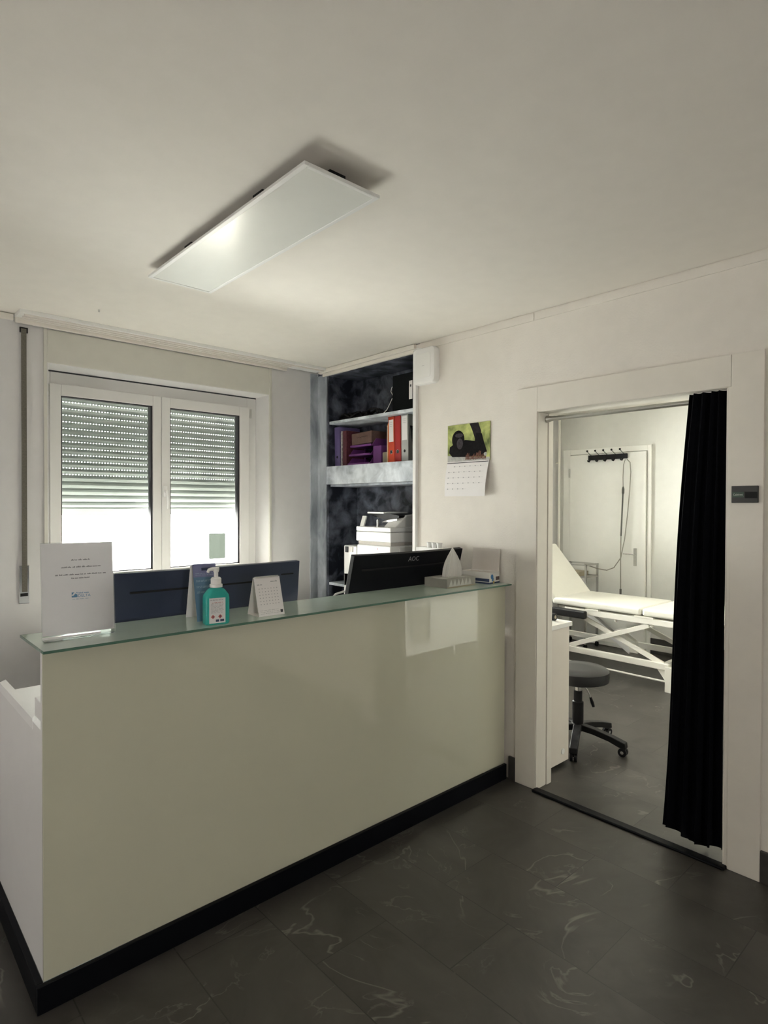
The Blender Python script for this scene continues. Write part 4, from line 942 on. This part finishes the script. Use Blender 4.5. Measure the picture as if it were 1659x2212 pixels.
# rolling stool
sl = thing('rolling_stool', 'black round rolling stool in front of the treatment bed', 'stool', (3.43, 1.95, 0))
C = (3.43, 1.95, 0)
MB().lathe([(0.165, 0.405), (0.183, 0.412), (0.187, 0.44), (0.185, 0.472), (0.172, 0.482), (0.08, 0.485), (0.001, 0.485)], C, 48).build('seat', 'seat', sl, smooth=True)
MB().lathe([(0.10, 0.385), (0.10, 0.405)], C, 24).build('seat_plate', 'black', sl)
MB().lathe([(0.022, 0.23), (0.022, 0.386)], C, 20).build('gas_lift', 'chrome', sl, smooth=True)
MB().lathe([(0.034, 0.10), (0.034, 0.27), (0.026, 0.275), (0.026, 0.34), (0.024, 0.341)], C, 24).build('lift_cover', 'black', sl, smooth=True)
mb = MB().tube([(3.45, 1.935, 0.378), (3.475, 1.91, 0.34), (3.49, 1.897, 0.29)], 0.004, 8)
lev = mb.build('height_lever', 'steel', sl, smooth=True)
MB().tube([(3.489, 1.898, 0.295), (3.497, 1.89, 0.262), (3.503, 1.884, 0.235)], [0.008, 0.011, 0.008], 10).build('lever_grip', 'black', lev, smooth=True)
MB().lathe([(0.045, 0.095), (0.045, 0.125), (0.03, 0.14)], C, 24).build('hub', 'black', sl, smooth=True)
for a in (205, 277, 349, 61, 133):
    q = math.radians(a); dx, dy = math.cos(q), math.sin(q); L_ = 0.285
    P = []
    T = frame(C, (dx, dy, 0), (0, 0, 1))
    pts = [(0.02, 0.135), (0.12, 0.124), (0.22, 0.104), (L_+0.012, 0.083), (L_+0.016, 0.05), (L_-0.024, 0.052), (0.2, 0.072), (0.1, 0.090), (0.02, 0.095)]
    arm = MB().prism([(x, y, -0.023) for x, y in pts], (0, 0, 0.046), T).build('base_arm', 'black', sl, bevel=0.004)
    mb = MB()
    for s in (-1, 1): mb.tube([(L_-0.005, 0.0255, s*0.012-0.008), (L_-0.005, 0.0255, s*0.012+0.008)], 0.025, 18, T)
    mb.box(L_-0.012, L_+0.012, 0.03, 0.062, -0.006, 0.006, T)
    mb.build('castor', 'black', arm)
    MB().tube([(L_-0.005, 0.0255, -0.0215), (L_-0.005, 0.0255, 0.0215)], 0.010, 12, T).build('castor_hub', 'chrome', arm)

# side cabinet behind the jamb and bottles on it
sc_ = thing('side_cabinet', 'cream side cabinet just behind the left door jamb', 'cabinet', (3.0, 2.1, 0))
MB().box(2.86, 3.138, 1.842, 2.50, 0.022, 0.80).build('body', 'cabinet', sc_, bevel=0.002)
MB().box(2.86, 3.155, 1.832, 2.51, 0.80, 0.826).build('top', 'white', sc_, bevel=0.002)
for z0, z1 in ((0.05, 0.28), (0.29, 0.53), (0.54, 0.79)):
    dr = MB().box(3.1382, 3.152, 1.85, 2.49, z0, z1).build('drawer', 'cabinet', sc_, bevel=0.002)
    MB().tube([(3.165, 2.08, z1-0.04), (3.165, 2.26, z1-0.04)], 0.005).tube([(3.150, 2.08, z1-0.04), (3.166, 2.08, z1-0.04)], 0.004).tube([(3.150, 2.26, z1-0.04), (3.166, 2.26, z1-0.04)], 0.004).build('handle', 'steel', dr)
for x in (2.90, 3.10):
    for y in (1.89, 2.45): MB().lathe([(0.012, 0.0), (0.012, 0.023)], (x, y, 0), 12).build('foot', 'black', sc_)
MB().disc((3.075, 0.085), 0.017, frame((0, 1.842, 0), (1, 0, 0), (0, 0, 1)), 18, -0.002, 0.003).build('door_stop', 'white', sc_)
bt = thing('spray_bottle', 'white spray bottle with amber top on the side cabinet', 'bottle', (2.965, 1.875, 0.826))
MB().lathe([(0.018, 0), (0.018, 0.075), (0.009, 0.09), (0.009, 0.10)], (2.965, 1.875, 0.826), 20).build('body', 'white', bt, smooth=True)
MB().lathe([(0.011, 0.10), (0.012, 0.12), (0.006, 0.135)], (2.965, 1.875, 0.826), 16).build('cap', 'amber', bt, smooth=True)
bt = thing('small_bottle', 'small dark teal bottle on the side cabinet', 'bottle', (3.02, 1.93, 0.826))
MB().lathe([(0.017, 0), (0.017, 0.05), (0.010, 0.06)], (3.02, 1.93, 0.826), 20).build('body', 'teal', bt, smooth=True)
MB().lathe([(0.011, 0.06), (0.011, 0.078)], (3.02, 1.93, 0.826), 16).build('cap', 'white', bt, smooth=True)
tp = thing('tape_roll', 'small black roll standing at the edge of the side cabinet', 'roll', (3.09, 1.92, 0.826))
MB().tube([(3.09, 1.905, 0.848), (3.09, 1.935, 0.848)], 0.022, 18).build('roll', 'black', tp, smooth=True)
MB().tube([(3.09, 1.904, 0.848), (3.09, 1.936, 0.848)], 0.010, 14).build('core', 'beige', tp)

# white shelf unit (its reflection shows in the counter front)
su = thing('shelf_unit', 'white cube shelf unit with doors, mirrored in the counter front', 'shelf unit', (4.37, -0.17, 0))
y0, y1 = -0.36, 0.02; mb = MB()
xs = (3.86, 4.2, 4.54, 4.88)
for x in xs: mb.box(x-0.010, x+0.010, y0, y1, 0.0, 1.0)
for a, b in zip(xs[:-1], xs[1:]):
    for z in (0.10, 0.545, 0.98): mb.box(a+0.010, b-0.010, y0, y1, z, z+0.02)
    mb.box(a+0.010, b-0.010, y0, y0+0.006, 0.12, 0.98)
mb.build('carcass', 'white_gloss', su)
for a, b in ((4.2, 4.54), (4.54, 4.88)):
    dr = MB().box(a+0.012, b-0.012, y1-0.018, y1-0.001, 0.123, 0.542).build('door', 'white_gloss', su, bevel=0.001)
    MB().tube([(a+0.17, y1-0.001, 0.45), (a+0.17, y1+0.018, 0.45)], 0.010, 12).build('knob', 'steel', dr)
MB().box(3.872, 4.188, y1-0.018, y1-0.001, 0.123, 0.19).build('drawer', 'white_gloss', su)
tag(MB().lathe([(0.03, 0), (0.03, 0.11), (0.012, 0.13), (0.012, 0.18)], (4.03, -0.12, 0.1205), 18).build('bottle', 'white', smooth=True), 'white bottle in the left cell of the cube shelf unit', 'bottle')
